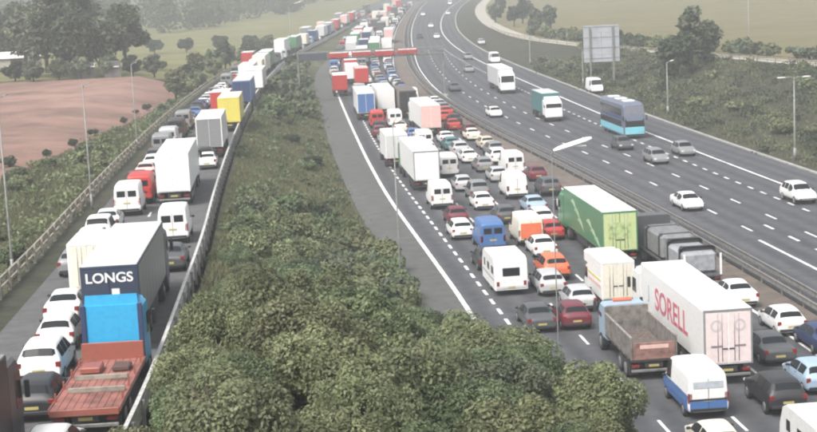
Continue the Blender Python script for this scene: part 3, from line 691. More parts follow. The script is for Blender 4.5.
def make_tipper(lod):
    root = empty('tipper_lorry'); L = 6.2; m = plain('tipper_grey', (.20, .185, .17), .7, .2, dirt=.4); W = 2.45
    MB().box(0, L/2, 1.12, W, L, .14, .02).build('bed_floor', CHASSIS, root)
    for s in (-1, 1):
        MB().box(s * (W/2 - .05), L/2, 1.75, .09, L, 1.15, .02).build('side_board', m, root)
        MB().box(s * (W/2 - .05), L/2, 2.345, .14, L, .08, .02).build('top_rail', plain('worn_steel', (.34, .31, .28), .5, .4, dirt=.3), root)
        for k in range(6): MB().box(s * (W/2 + .02), .5 + k * 1.04, 1.72, .07, .1, 1.1).build('side_rib', m, root)
    MB().box(0, L - .05, 1.95, W, .1, 1.55, .02).build('headboard', m, root)
    MB().box(0, .02, 1.62, W - .24, .09, .9, .02).build('tailgate', plain('tailgate_rust', (.22, .12, .10), .7, dirt=.4), root)
    MB().box(0, -.035, 1.85, 1.5, .02, .2).build('warning_board', plain('pink_board', (.62, .42, .38), .6), root)
    MB().box(0, L/2 + .3, 1.32, W - .3, L - 1.4, .25, .1).build('load', plain('rubble_load', (.12, .095, .085), .95, dirt=.5, scale=6), root)
    running_gear(root, .1, L + 1.8, (1.3, 2.6, L + 1.2), lod)
    lorry_cab(root, L + .15, 'pale_blue', h=2.75, L=1.9, W=2.35, lod=lod, deflector=False)
    MB().box(0, L + 1.0, 2.84, 1.1, .26, .14, .04).build('light_bar', colour('orange'), root)
    return root, L + 2.1
def make_flatbed(lod):
    """blue sleeper cab with a long red deck"""
    root = empty('flatbed_lorry'); L = 7.6; W = 2.5; rs = colour('rust')
    n = 9
    for k in range(n): MB().box(-W/2 + W * (k + .5) / n, L/2, 1.18, W / n - .015, L, .07, .008).build('deck_plank', plain('red_plank', (.25, .10, .08), .8, dirt=.4, scale=1.5), root)
    for s in (-1, 1):
        MB().box(s * (W/2 + .02), L/2, 1.16, .06, L + .06, .2, .015).build('deck_edge', rs, root)
        for k in range(4): MB().box(s * (W/2 - .03), 1.2 + k * 1.8, 1.36, .07, .1, .34).build('stake', rs, root)
    MB().box(0, L - .06, 1.55, W, .1, .75, .02).build('headboard', rs, root)
    MB().box(0, 4.3, 1.31, 2.0, .16, .16).build('dunnage_beam', WOOD, root); MB().box(.1, 2.4, 1.31, 2.1, .18, .16).build('dunnage_beam', WOOD, root)
    MB().box(-.55, 5.6, 1.36, .8, 1.0, .26, .05).build('folded_sheet', rs, root); MB().box(.6, 5.7, 1.34, .7, .8, .22, .05).build('folded_sheet', plain('dark_sheet', (.09, .05, .045), .8), root)
    MB().box(0, -.03, 1.1, W, .08, .26, .02).build('tail_beam', rs, root)
    running_gear(root, .1, L + 1.8, (1.6, 2.9, L + 1.5), lod)
    lorry_cab(root, L + .35, 'sky_blue', h=3.35, L=2.3, W=2.48, lod=lod, deflector=True)
    for s in (-1, 1): MB().box(s * 1.15, L + .32, 2.1, .2, .1, 2.6, .02).build('cab_fairing', colour('dark_blue'), root)
    MB().box(.2, L + .3, 1.7, .5, .06, .3, .02).build('rear_cab_vent', BLACK, root)
    return root, L + 2.7
def make_lowloader(lod):
    """dark flat trailer carrying sheeted loads, seen beyond the white trailer"""
    root = empty('low_loader'); L = 12.0; W = 2.5
    for k in range(6): MB().box(0, 1 + k * 2.0, .98, W, 1.97, .12, .01).build('deck_plate', plain('deck_dark', (.06, .06, .065), .7, dirt=.3), root)
    MB().box(0, 2.9, 1.75, 2.3, 4.4, 1.4, .18).build('sheeted_load', plain('grey_sheet', (.27, .28, .30), .6, dirt=.25), root)
    MB().box(0, 8.4, 1.9, 2.35, 5.0, 1.7, .2).build('sheeted_load', plain('dark_load', (.17, .175, .18), .6, dirt=.3), root)
    for y in (1.4, 4.4, 6.6, 10.0): MB().box(0, y, 1.9, 2.42, .07, 1.75, .18).build('strap', BLACK, root)
    for s in (-1, 1): MB().box(s * 1.2, .1, 1.7, .12, .12, 1.5, .02).build('end_post', colour('white'), root)
    running_gear(root, .1, L - 1, (1.8, 3.1, 4.4), lod)
    MB().box(0, L, .8, .9, 4.6, .3).build('tractor_chassis', CHASSIS, root)
    for a in (L - .9, L + 1.9):
        for s in (-1, 1): wheel(root, s * 1.02, a, .5, .42, lod)
    lorry_cab(root, L + .6, 'dark_grey', h=3.1, lod=lod, deflector=False)
    return root, L + 2.9
def make_coach(lod):
    root = empty('coach'); L = 12.2; W = 2.55; h = 4.3
    sec = lambda y, zt, w_, d=.3: [(w_ - .05, y, .35), (w_, y, .5), (w_, y, zt - d), (w_ - d * .9, y, zt), (-w_ + d * .9, y, zt), (-w_, y, zt - d), (-w_, y, .5), (-w_ + .05, y, .35)]
    MB().loft([sec(0, h - .2, W/2 - .08), sec(.15, h, W/2), sec(L - 1.0, h, W/2), sec(L - .35, h - .35, W/2 - .02), sec(L - .05, 1.9, W/2 - .04), sec(L, 1.0, W/2 - .08)], smooth=False).build('body', paint('coach_slate', (.12, .14, .19)), root)
    cy = paint('coach_cyan', (.18, .50, .60))
    MB().box(0, L - .03, .98, 2.36, .16, .9, .06).build('front_panel', cy, root)
    for s in (-1, 1):
        for (z, hh) in ((3.1, .85), (1.75, .7)):
            for k in range(7):
                MB().box(s * (W/2 + .006), .9 + k * 1.52, z, .03, 1.46, hh, .008).build('side_window', GLASS, root)
        MB().box(s * (W/2 + .005), L/2 - .3, 2.42, .025, L - 1.6, .4).build('side_band', paint('coach_navy', (.03, .06, .14)), root)
        MB().box(s * (W/2 + .004), L/2 - .2, .95, .03, L - .8, .75).build('side_panel', cy, root)
        for a in (2.0, 3.3, L - 2.6): wheel(root, s * (W/2 - .2), a, .5, .3, lod)
        MB().box(s * .9, L - .0, .85, .4, .1, .3, .04).build('headlight', HEAD, root)
        MB().box(s * (W/2 + .15), L + .05, 2.5, .14, .2, .6, .03).build('door_mirror', BLACK, root)
    MB().quad((-1.1, L - .36 + .03, h - .42), (1.1, L - .36 + .03, h - .42), (1.16, L - .15, 2.55), (-1.16, L - .15, 2.55)).build('upper_windscreen', plain('coach_glass', (.16, .17, .2), .1), root)
    MB().quad((-1.14, L - .12, 2.35), (1.14, L - .12, 2.35), (1.16, L + .03, 1.45), (-1.16, L + .03, 1.45)).build('windscreen', GLASS, root)
    MB().box(0, L - .02, .55, 2.3, .12, .3, .05).build('bumper', BLACK, root)
    for k in range(3): MB().box(0, 2 + k * 3.6, h + .02, 1.3, 1.4, .16, .05).build('roof_unit', colour('white'), root)
    return root, L

# road (q queue, l slip road, o oncoming), kind, colour, x, y of the rear end, label, options
VEHICLES = [
 ('q','hatchback','cream',13.13,66.09,'cream car cut off at the bottom edge below the blue and white van',{}),
 ('q','caravan','white',17.20,61.90,'white caravan with dark side windows in the bottom right corner',{}),
 ('q','suv','black',17.43,72.84,'black car towing the caravan in the bottom right corner',{}),
 ('q','van','white',13.69,73.00,'white over blue high-roofed van in front of the bushes',{'opt': ('blind', 'lower_blue')}),
 ('q','hatchback','pale_blue',19.96,76.13,'pale blue car cut by the right edge behind the black car',{}),
 ('q','saloon','dark_grey',19.22,81.93,'dark car with a pale roof behind the white hatchback at the right',{}),
 ('q','hatchback','white',21.42,88.31,'white hatchback beside the rear doors of the white trailer',{}),
 ('q','saloon','dark_blue',22.44,83.42,'dark blue car at the right edge behind the white hatchback',{}),
 ('q','saloon','white',20.41,95.98,'white car whose roof shows just beyond the white trailer',{}),
 ('q','artic','white',15.82,78.74,'long white articulated lorry with red lettering on its side',{'roof': 'white', 'rear': 'pale_pink', 'frame': 'grey', 'cab': 'white'}),
 ('q','tipper','grey',12.32,80.41,'open grey tipper lorry with pale blue cab beside the white trailer',{}),
 ('q','hatchback','maroon',9.68,92.40,'dark red car between the bushes and the tipper cab',{}),
 ('q','hatchback','silver',10.59,97.06,'silver hatchback ahead of the dark red car beside the cream box van',{}),
 ('q','saloon','dark_grey',7.58,92.08,'dark car half hidden by the bushes behind the white caravan',{}),
 ('q','estate','silver',9.24,102.26,'silver estate car right behind the orange car',{}),
 ('q','luton','white',12.77,97.19,'cream roofed luton box van with a red stripe behind the green lorry',{}),
 ('q','suv','orange',9.96,107.06,'orange red car beside the white caravan',{}),
 ('q','saloon','white',10.01,115.65,'white car with a pinkish roof ahead of the orange red car',{}),
 ('q','caravan','white',6.55,103.24,'white caravan with one dark rear window in the lane next to the island',{}),
 ('q','van','cream',9.35,120.88,'cream van with an orange rear panel',{'opt': ('blind', 'rear_orange')}),
 ('q','hatchback','red',11.27,122.85,'red car squeezed between the cream van and the green lorry',{}),
 ('q','artic','green',14.85,111.22,'green articulated lorry with a white roof and pale green rear',{'roof': 'white', 'rear': 'lime', 'frame': 'green', 'cab': 'green', 'L': 13.4}),
 ('q','lowloader','dark_grey',18.91,101.72,'dark low loader with grey sheeted loads next to the central barrier',{}),
 ('q','van','blue',6.32,119.15,'blue van ahead of the white caravan in the island lane',{}),
 ('q','hatchback','maroon',4.19,132.41,'maroon hatchback ahead of the blue van in the island lane',{}),
 ('q','hatchback','dark_grey',8.25,131.67,'dark grey hatchback ahead of the cream van',{}),
 ('q','saloon','white',6.83,139.68,'white saloon ahead of the dark grey hatchback',{}),
 ('q','van','white',3.11,141.58,'white van right behind the tall white lorry in the island lane',{}),
 ('q','van','white',10.12,145.31,'white van beside the front of the white saloon in the third lane',{'opt': ('blind',)}),
 ('q','saloon','pale_blue',11.18,136.16,'blue grey saloon following the white van in the third lane',{}),
 ('q','suv','dark_grey',13.35,146.20,'dark car in front of the green lorry by the lamp post',{}),
 ('q','hatchback','maroon',13.05,156.55,'maroon car second in front of the green lorry',{}),
 ('q','artic','white',2.00,153.39,'tall white lorry with plain rear in the island lane',{'roof': 'white', 'rear': 'white', 'frame': 'grey', 'cab': 'green'}),
 ('q','rigid','white',-0.90,172.50,'white box lorry directly ahead of the tall white lorry in the island lane',{'rear': 'pale_grey'}),
 ('q','van','pale_grey',4.45,162.70,'pale grey van alongside the tall white lorry',{}),
 ('q','hatchback','silver',5.53,152.01,'silver hatchback behind the pale grey van in the second lane',{}),
 ('q','minivan','grey',6.69,145.41,'grey people carrier second behind the pale grey van',{}),
 ('q','saloon','white',7.09,173.22,'white saloon beside the pale grey van in the third lane',{}),
 ('q','estate','grey',8.28,165.18,'grey estate behind the white saloon in the third lane',{}),
 ('q','hatchback','silver',9.23,157.15,'silver hatchback ahead of the white van in the third lane',{}),
 ('q','suv','white',10.13,171.13,'white off-roader fourth in front of the green lorry by the barrier',{}),
 ('q','van','white',11.15,161.71,'white van third in front of the green lorry by the barrier',{}),
 ('q','saloon','cream',8.57,195.12,'cream saloon next to the barrier beyond the white off-roader',{}),
 ('q','hatchback','beige',9.70,185.36,'beige hatchback by the barrier behind the cream saloon',{}),
 ('q','estate','teal',5.58,186.11,'dark teal estate behind the pink lorry',{}),
 ('q','artic','white',3.48,202.37,'white sided articulated lorry with a pink rear',{'roof': 'white', 'rear': 'pink', 'frame': 'pink', 'cab': 'white'}),
 ('q','artic','brown',0.75,227.96,'dark brown lorry with a black rear next to the pink lorry',{'roof': 'brown', 'rear': 'black', 'cab': 'grey', 'L': 11.0}),
 ('q','artic','white',-5.24,227.74,'white lorry with a blue rear in the island lane',{'roof': 'white', 'rear': 'blue', 'frame': 'white', 'cab': 'blue'}),
 ('q','artic','white',-2.40,232.26,'plain white lorry alongside the blue backed lorry',{'roof': 'white', 'rear': 'white', 'cab': 'white'}),
 ('q','saloon','red',6.62,208.22,'red saloon by the barrier beside the pink lorry',{}),
 ('q','hatchback','red',5.67,220.56,'red hatchback by the barrier ahead of the red saloon',{}),
 ('q','van','white',-1.09,215.87,'white van behind the plain white lorry in the second lane',{}),
 ('q','hatchback','maroon',-3.15,204.27,'maroon hatchback behind the blue backed lorry',{}),
 ('q','saloon','cream',-0.40,209.00,'cream saloon behind the white van in the second lane',{}),
 ('q','rigid','red',-10.47,272.42,'red box lorry with a white roof just before the red gantry',{'roof': 'white', 'cab': 'red'}),
 ('q','rigid','red',-7.10,288.00,'second red box lorry beside the one with a white roof',{'roof': 'pink', 'cab': 'red'}),
 ('l','flatbed','rust',-11.95,55.60,'flatbed lorry with a bright blue cab and an empty red deck',{}),
 ('l','artic','navy',-13.29,69.17,'grey roofed articulated lorry with white lettering on its navy rear',{'roof': 'pale_grey', 'rear': 'navy', 'frame': 'navy', 'cab': 'navy', 'curtain': 'grey', 'plain_rear': True}),
 ('l','hatchback','white',-12.50,50.90,'white car at the bottom edge following the red deck',{}),
 ('l','rigid','black',-14.80,45.00,'dark lorry cut by the left edge at the bottom',{'h': 4.1, 'cabh': 3.7, 'roof': 'grey', 'rear': 'dark_grey', 'cab': 'dark_grey'}),
 ('l','hatchback','black',-14.50,58.33,'black car behind the white off-roader at the lower left',{}),
 ('l','suv','white',-15.43,63.77,'white off-roader with a dark rear window left of the red deck',{}),
 ('l','hatchback','white',-16.11,70.10,'white hatchback ahead of the white off-roader on the slip road',{}),
 ('l','saloon','white',-17.08,76.05,'white saloon left of the navy lorry rear',{}),
 ('l','luton','white',-16.77,81.96,'white box van hidden behind the left flank of the navy lorry',{}),
 ('l','saloon','dark_grey',-13.80,90.03,'dark saloon just in front of the navy lorry cab',{}),
 ('l','van','white',-15.05,100.75,'white van between the dark saloon and the big white trailer',{}),
 ('l','artic','white',-17.59,119.67,'big white articulated lorry with a blank rear on the slip road',{'roof': 'white', 'rear': 'white', 'frame': 'white', 'cab': 'white', 'plain_rear': True}),
 ('l','van','white',-20.42,115.34,'white van beside the timber fence left of the big white trailer',{}),
 ('l','van','red',-20.54,121.68,'red van at the left rear corner of the big white trailer',{}),
 ('l','saloon','pink',-22.80,138.50,'pale pink car left of the big white trailer',{}),
 ('l','hatchback','white',-23.20,145.50,'white hatchback ahead of the pale pink car by the timber fence',{}),
 ('l','saloon','white',-18.12,144.73,'white saloon close to the parapet ahead of the big white trailer',{}),
 ('l','hatchback','black',-18.90,149.90,'black hatchback between the white saloon and the pale lorry near the parapet',{}),
 ('l','artic','pale_grey',-18.90,154.54,'pale grey lorry with a white roof behind the yellow lorry',{'roof': 'white', 'rear': 'grey', 'frame': 'white', 'cab': 'white', 'L': 11.5}),
 ('l','artic','yellow',-20.10,184.43,'yellow lorry on the slip road',{'roof': 'cream', 'rear': 'yellow', 'frame': 'yellow', 'cab': 'yellow', 'L': 11.5}),
 ('l','artic','blue',-22.06,220.26,'blue lorry ahead of the yellow lorry',{'roof': 'pale_grey', 'rear': 'dark_blue', 'cab': 'blue'}),
 ('l','artic','pale_grey',-22.95,250.45,'grey white lorry second ahead of the yellow lorry',{'roof': 'white', 'rear': 'white', 'cab': 'white'}),
 ('l','artic','white',-28.83,384.23,'far white lorry where the slip road reaches the skyline trees',{'roof': 'white', 'rear': 'white', 'cab': 'white'}),
 ('o','saloon','white',23.70,138.11,'white saloon coming towards the camera in the lane by the central barrier',{}),
 ('o','estate','grey',25.99,169.16,'grey estate approaching behind the white saloon',{}),
 ('o','hatchback','grey',29.84,173.93,'grey hatchback approaching beside the hard shoulder line',{}),
 ('o','hatchback','dark_grey',24.29,181.85,'dark hatchback approaching in front of the blue coach',{}),
 ('o','suv','white',33.46,138.71,'white off-roader approaching at the right edge',{}),
 ('o','coach','cyan',26.06,201.10,'tall cyan coach with dark windows approaching',{}),
 ('o','rigid','teal',19.17,222.89,'lorry with a white cab and dark green body approaching',{'roof': 'pale_grey', 'rear': 'teal', 'cab': 'white'}),
 ('o','artic','pale_grey',16.16,277.58,'white articulated lorry approaching far up the flowing carriageway',{'roof': 'white', 'rear': 'pale_grey', 'cab': 'white', 'frame': 'grey'}),
 ('o','saloon','white',12.53,227.24,'white saloon approaching left of the white cabbed lorry',{}),
 ('o','saloon','dark_grey',8.76,275.42,'dark saloon approaching near the right leg of the gantry',{}),
 ('o','hatchback','grey',14.98,360.58,'small grey car approaching beyond the gantry',{}),
 ('o','saloon','grey',13.24,319.70,'grey saloon approaching left of the articulated lorry',{}),
 ('o','van','white',19.73,343.50,'white van approaching behind the articulated lorry',{}),
 ('o','van','white',30.53,258.28,'white van approaching behind the blue coach',{}),
 ('o','saloon','white',10.79,544.83,'distant white car above the right end of the gantry',{}),
 ('o','hatchback','white',10.70,465.25,'white hatchback just beyond the right end of the gantry',{}),
 ('o','saloon','black',5.91,470.94,'black saloon just beyond the gantry by the central barrier',{}),
 ('o','van','white',26.48,815.46,'farthest white van at the top edge of the flowing carriageway',{}),
 ('o','saloon','white',10.26,669.58,'far white saloon near the top of the flowing carriageway',{}),
 ('o','hatchback','white',20.52,665.94,'far white hatchback on the right of the flowing carriageway',{}),
 ('o','estate','silver',21.13,421.26,'silver estate approaching far up by the verge',{}),
 ('q','saloon','black',5.72,111.70,'black saloon, 10th counting back from the gantry in the island lane',{}),
 ('q','estate','white',4.29,125.20,'white estate, 9th counting back from the gantry in the island lane',{}),
 ('q','suv','white',-1.26,183.64,'white off-roader, 8th counting back from the gantry in the island lane',{}),
 ('q','van','maroon',-1.45,189.46,'maroon van, 7th counting back from the gantry in the island lane',{}),
 ('q','minivan','silver',-2.23,196.02,'silver people carrier, 6th counting back from the gantry in the island lane',{}),
 ('q','estate','black',-3.08,209.95,'black estate, 5th counting back from the gantry in the island lane',{}),
 ('q','van','red',-3.54,216.47,'red van, 4th counting back from the gantry in the island lane',{}),
 ('q','hatchback','blue',-5.81,249.12,'blue hatchback, 3rd counting back from the gantry in the island lane',{}),
 ('q','minivan','red',-6.13,254.38,'red people carrier, 2nd counting back from the gantry in the island lane',{}),
 ('q','hatchback','silver',-6.61,261.15,'silver hatchback, 1st counting back from the gantry in the island lane',{}),
 ('q','van','silver',-6.97,266.90,'silver van, 1st beyond the red gantry in the island lane',{}),
 ('q','saloon','black',-7.33,273.97,'black saloon, 2nd beyond the red gantry in the island lane',{}),
 ('q','saloon','silver',-7.79,281.18,'silver saloon, 3rd beyond the red gantry in the island lane',{}),
 ('q','rigid','white',-9.13,298.88,'white box lorry, 4th beyond the red gantry in the island lane',{'roof': 'white', 'rear': 'white', 'cab': 'blue'}),
 ('q','artic','red',-9.64,309.99,'red articulated lorry, 5th beyond the red gantry in the island lane',{'roof': 'white', 'rear': 'red', 'cab': 'white'}),
 ('q','saloon','maroon',-10.78,327.45,'maroon saloon, 6th beyond the red gantry in the island lane',{}),
 ('q','rigid','pale_grey',-10.86,333.62,'pale grey box lorry, 7th beyond the red gantry in the island lane',{'roof': 'white', 'rear': 'grey', 'cab': 'white'}),
 ('q','rigid','cream',-11.18,346.04,'cream box lorry, 8th beyond the red gantry in the island lane',{'roof': 'white', 'rear': 'cream', 'cab': 'grey'}),
 ('q','van','silver',-11.57,358.40,'silver van, 9th beyond the red gantry in the island lane',{}),
 ('q','hatchback','silver',-11.54,366.24,'silver hatchback, 10th beyond the red gantry in the island lane',{}),
 ('q','hatchback','dark_grey',-11.70,373.83,'dark grey hatchback, 11th beyond the red gantry in the island lane',{}),
 ('q','artic','white',-11.65,380.82,'white articulated lorry, 12th beyond the red gantry in the island lane',{'roof': 'white', 'rear': 'pale_grey', 'cab': 'white'}),
 ('q','artic','white',-12.08,400.61,'white articulated lorry, 13th beyond the red gantry in the island lane',{'roof': 'white', 'rear': 'pale_grey', 'cab': 'red'}),
 ('q','hatchback','silver',-12.04,420.48,'silver hatchback, 14th beyond the red gantry in the island lane',{}),
 ('q','artic','green',-11.93,427.36,'green articulated lorry, 15th beyond the red gantry in the island lane',{'roof': 'white', 'rear': 'green', 'cab': 'blue'}),
 ('q','suv','silver',-11.93,445.65,'silver off-roader, 16th beyond the red gantry in the island lane',{}),
 ('q','rigid','white',-11.87,454.25,'white box lorry, 17th beyond the red gantry in the island lane',{'roof': 'white', 'rear': 'pink', 'cab': 'grey'}),
 ('q','artic','red',-11.87,467.21,'red articulated lorry, 18th beyond the red gantry in the island lane',{'roof': 'white', 'rear': 'red', 'cab': 'blue'}),
 ('q','rigid','dark_grey',-11.65,488.03,'dark grey box lorry, 19th beyond the red gantry in the island lane',{'roof': 'grey', 'rear': 'dark_grey', 'cab': 'white'}),
 ('q','suv','dark_grey',-11.35,502.10,'dark grey off-roader, 20th beyond the red gantry in the island lane',{}),
 ('q','rigid','white',-11.12,510.12,'white box lorry, 21st beyond the red gantry in the island lane',{'roof': 'white', 'rear': 'white', 'cab': 'white'}),
 ('q','estate','silver',-10.98,522.58,'silver estate, 22nd beyond the red gantry in the island lane',{}),
 ('q','saloon','white',-10.98,531.47,'white saloon, 23rd beyond the red gantry in the island lane',{}),
 ('q','minivan','black',-10.56,541.04,'black people carrier, 24th beyond the red gantry in the island lane',{}),
 ('q','saloon','grey',-10.60,549.73,'grey saloon, 25th beyond the red gantry in the island lane',{}),
 ('q','hatchback','black',-10.46,557.71,'black hatchback, 26th beyond the red gantry in the island lane',{}),
 ('q','estate','red',-10.22,564.68,'red estate, 27th beyond the red gantry in the island lane',{}),
 ('q','hatchback','dark_grey',-9.97,574.51,'dark grey hatchback, 28th beyond the red gantry in the island lane',{}),
 ('q','minivan','white',-9.91,582.18,'white people carrier, 29th beyond the red gantry in the island lane',{}),
 ('q','saloon','silver',-9.38,590.00,'silver saloon, 30th beyond the red gantry in the island lane',{}),
 ('q','estate','pale_blue',-9.28,599.64,'pale blue estate, 31st beyond the red gantry in the island lane',{}),
 ('q','estate','white',-8.96,610.68,'white estate, 32nd beyond the red gantry in the island lane',{}),
 ('q','artic','cream',-8.96,618.49,'cream articulated lorry, 33rd beyond the red gantry in the island lane',{'roof': 'white', 'rear': 'cream', 'cab': 'grey'}),
 ('q','hatchback','grey',-8.39,637.59,'grey hatchback, 34th beyond the red gantry in the island lane',{}),
 ('q','suv','black',-7.87,645.48,'black off-roader, 35th beyond the red gantry in the island lane',{}),
 ('q','minivan','red',-7.66,656.77,'red people carrier, 36th beyond the red gantry in the island lane',{}),
 ('q','hatchback','black',-7.52,667.43,'black hatchback, 37th beyond the red gantry in the island lane',{}),
 ('q','hatchback','maroon',-7.12,678.36,'maroon hatchback, 38th beyond the red gantry in the island lane',{}),
 ('q','suv','black',-6.63,687.76,'black off-roader, 39th beyond the red gantry in the island lane',{}),
 ('q','suv','grey',-6.40,696.57,'grey off-roader, 40th beyond the red gantry in the island lane',{}),
 ('q','minivan','grey',-6.11,706.31,'grey people carrier, 41st beyond the red gantry in the island lane',{}),
 ('q','minivan','silver',-5.63,714.01,'silver people carrier, 42nd beyond the red gantry in the island lane',{}),
 ('q','artic','cream',-5.32,723.45,'cream articulated lorry, 43rd beyond the red gantry in the island lane',{'roof': 'white', 'rear': 'cream', 'cab': 'white'}),
 ('q','saloon','red',-4.46,745.51,'red saloon, 44th beyond the red gantry in the island lane',{}),
 ('q','hatchback','cream',-4.20,756.85,'cream hatchback, 45th beyond the red gantry in the island lane',{}),
 ('q','hatchback','grey',-3.66,764.78,'grey hatchback, 46th beyond the red gantry in the island lane',{}),
 ('q','suv','white',-3.51,775.20,'white off-roader, 47th beyond the red gantry in the island lane',{}),
 ('q','hatchback','dark_grey',-3.15,784.20,'dark grey hatchback, 48th beyond the red gantry in the island lane',{}),
 ('q','saloon','black',-2.48,793.99,'black saloon, 49th beyond the red gantry in the island lane',{}),
 ('q','hatchback','grey',-2.00,804.01,'grey hatchback, 50th beyond the red gantry in the island lane',{}),
 ('q','artic','white',-1.69,815.44,'white articulated lorry, 51st beyond the red gantry in the island lane',{'roof': 'white', 'rear': 'pink', 'cab': 'grey'}),
 ('q','van','silver',-0.54,839.66,'silver van, 52nd beyond the red gantry in the island lane',{}),
 ('q','estate','red',3.91,168.90,'red estate, 9th counting back from the gantry in the queue second lane',{}),
 ('q','hatchback','black',3.27,175.67,'black hatchback, 8th counting back from the gantry in the queue second lane',{}),
 ('q','suv','white',2.68,180.94,'white off-roader, 7th counting back from the gantry in the queue second lane',{}),
 ('q','van','white',2.43,187.33,'white van, 6th counting back from the gantry in the queue second lane',{}),
 ('q','hatchback','white',1.84,193.74,'white hatchback, 5th counting back from the gantry in the queue second lane',{}),
 ('q','hatchback','blue',1.25,198.90,'blue hatchback, 4th counting back from the gantry in the queue second lane',{}),
 ('q','saloon','dark_grey',-3.46,250.42,'dark grey saloon, 3rd counting back from the gantry in the queue second lane',{}),
 ('q','hatchback','beige',-3.72,256.36,'beige hatchback, 2nd counting back from the gantry in the queue second lane',{}),
 ('q','minivan','white',-4.22,262.61,'white people carrier, 1st counting back from the gantry in the queue second lane',{}),
 ('q','estate','white',-4.54,268.53,'white estate, 1st beyond the red gantry in the queue second lane',{}),
 ('q','hatchback','white',-5.28,277.11,'white hatchback, 2nd beyond the red gantry in the queue second lane',{}),
 ('q','hatchback','white',-6.43,299.03,'white hatchback, 3rd beyond the red gantry in the queue second lane',{}),
 ('q','hatchback','dark_grey',-6.94,305.78,'dark grey hatchback, 4th beyond the red gantry in the queue second lane',{}),
 ('q','suv','black',-7.19,311.41,'black off-roader, 5th beyond the red gantry in the queue second lane',{}),
 ('q','saloon','white',-7.39,317.45,'white saloon, 6th beyond the red gantry in the queue second lane',{}),
 ('q','hatchback','blue',-7.85,324.22,'blue hatchback, 7th beyond the red gantry in the queue second lane',{}),
 ('q','hatchback','silver',-8.18,331.28,'silver hatchback, 8th beyond the red gantry in the queue second lane',{}),
 ('q','hatchback','silver',-8.11,337.33,'silver hatchback, 9th beyond the red gantry in the queue second lane',{}),
 ('q','van','grey',-8.35,344.06,'grey van, 10th beyond the red gantry in the queue second lane',{}),
 ('q','artic','pale_grey',-8.42,351.10,'pale grey articulated lorry, 11th beyond the red gantry in the queue second lane',{'roof': 'white', 'rear': 'grey', 'cab': 'blue'}),
 ('q','hatchback','dark_grey',-8.90,370.72,'dark grey hatchback, 12th beyond the red gantry in the queue second lane',{}),
 ('q','hatchback','silver',-8.68,377.88,'silver hatchback, 13th beyond the red gantry in the queue second lane',{}),
 ('q','saloon','grey',-8.97,384.04,'grey saloon, 14th beyond the red gantry in the queue second lane',{}),
 ('q','saloon','dark_grey',-9.03,390.70,'dark grey saloon, 15th beyond the red gantry in the queue second lane',{}),
 ('q','rigid','blue',-8.96,398.84,'blue box lorry, 16th beyond the red gantry in the queue second lane',{'roof': 'pale_grey', 'rear': 'dark_blue', 'cab': 'blue'}),
 ('q','hatchback','white',-9.16,412.35,'white hatchback, 17th beyond the red gantry in the queue second lane',{}),
 ('q','hatchback','cream',-9.21,419.32,'cream hatchback, 18th beyond the red gantry in the queue second lane',{}),
 ('q','van','grey',-9.24,427.47,'grey van, 19th beyond the red gantry in the queue second lane',{}),
 ('q','artic','blue',-9.00,435.61,'blue articulated lorry, 20th beyond the red gantry in the queue second lane',{'roof': 'pale_grey', 'rear': 'dark_blue', 'cab': 'white'}),
 ('q','artic','white',-8.91,454.38,'white articulated lorry, 21st beyond the red gantry in the queue second lane',{'roof': 'white', 'rear': 'white', 'cab': 'grey'}),
 ('q','suv','white',-8.66,473.78,'white off-roader, 22nd beyond the red gantry in the queue second lane',{}),
 ('q','estate','dark_grey',-8.66,480.86,'dark grey estate, 23rd beyond the red gantry in the queue second lane',{}),
 ('q','suv','cream',-8.47,489.55,'cream off-roader, 24th beyond the red gantry in the queue second lane',{}),
 ('q','hatchback','white',-8.45,498.42,'white hatchback, 25th beyond the red gantry in the queue second lane',{}),
 ('q','saloon','grey',-8.46,506.51,'grey saloon, 26th beyond the red gantry in the queue second lane',{}),
 ('q','van','maroon',-8.23,514.14,'maroon van, 27th beyond the red gantry in the queue second lane',{}),
 ('q','hatchback','red',-8.24,522.42,'red hatchback, 28th beyond the red gantry in the queue second lane',{}),
 ('q','artic','dark_grey',-8.10,531.58,'dark grey articulated lorry, 29th beyond the red gantry in the queue second lane',{'roof': 'grey', 'rear': 'dark_grey', 'cab': 'red'}),
 ('q','hatchback','white',-7.51,551.72,'white hatchback, 30th beyond the red gantry in the queue second lane',{}),
 ('q','van','grey',-7.58,558.59,'grey van, 31st beyond the red gantry in the queue second lane',{}),
 ('q','saloon','cream',-7.42,568.42,'cream saloon, 32nd beyond the red gantry in the queue second lane',{}),
 ('q','minivan','pale_blue',-6.91,578.29,'pale blue people carrier, 33rd beyond the red gantry in the queue second lane',{}),
 ('q','rigid','dark_grey',-6.94,585.86,'dark grey box lorry, 34th beyond the red gantry in the queue second lane',{'roof': 'grey', 'rear': 'dark_grey', 'cab': 'white'}),
 ('q','hatchback','white',-6.52,599.26,'white hatchback, 35th beyond the red gantry in the queue second lane',{}),
 ('q','hatchback','blue',-6.18,607.80,'blue hatchback, 36th beyond the red gantry in the queue second lane',{}),
 ('q','artic','white',-5.86,616.53,'white articulated lorry, 37th beyond the red gantry in the queue second lane',{'roof': 'white', 'rear': 'pink', 'cab': 'white'}),
 ('q','hatchback','white',-5.51,635.78,'white hatchback, 38th beyond the red gantry in the queue second lane',{}),
 ('q','van','silver',-5.17,645.36,'silver van, 39th beyond the red gantry in the queue second lane',{}),
 ('q','estate','blue',-5.13,654.64,'blue estate, 40th beyond the red gantry in the queue second lane',{}),
 ('q','van','silver',-4.85,662.57,'silver van, 41st beyond the red gantry in the queue second lane',{}),
 ('q','hatchback','dark_grey',-4.52,670.90,'dark grey hatchback, 42nd beyond the red gantry in the queue second lane',{}),
 ('q','hatchback','blue',-4.02,680.34,'blue hatchback, 43rd beyond the red gantry in the queue second lane',{}),
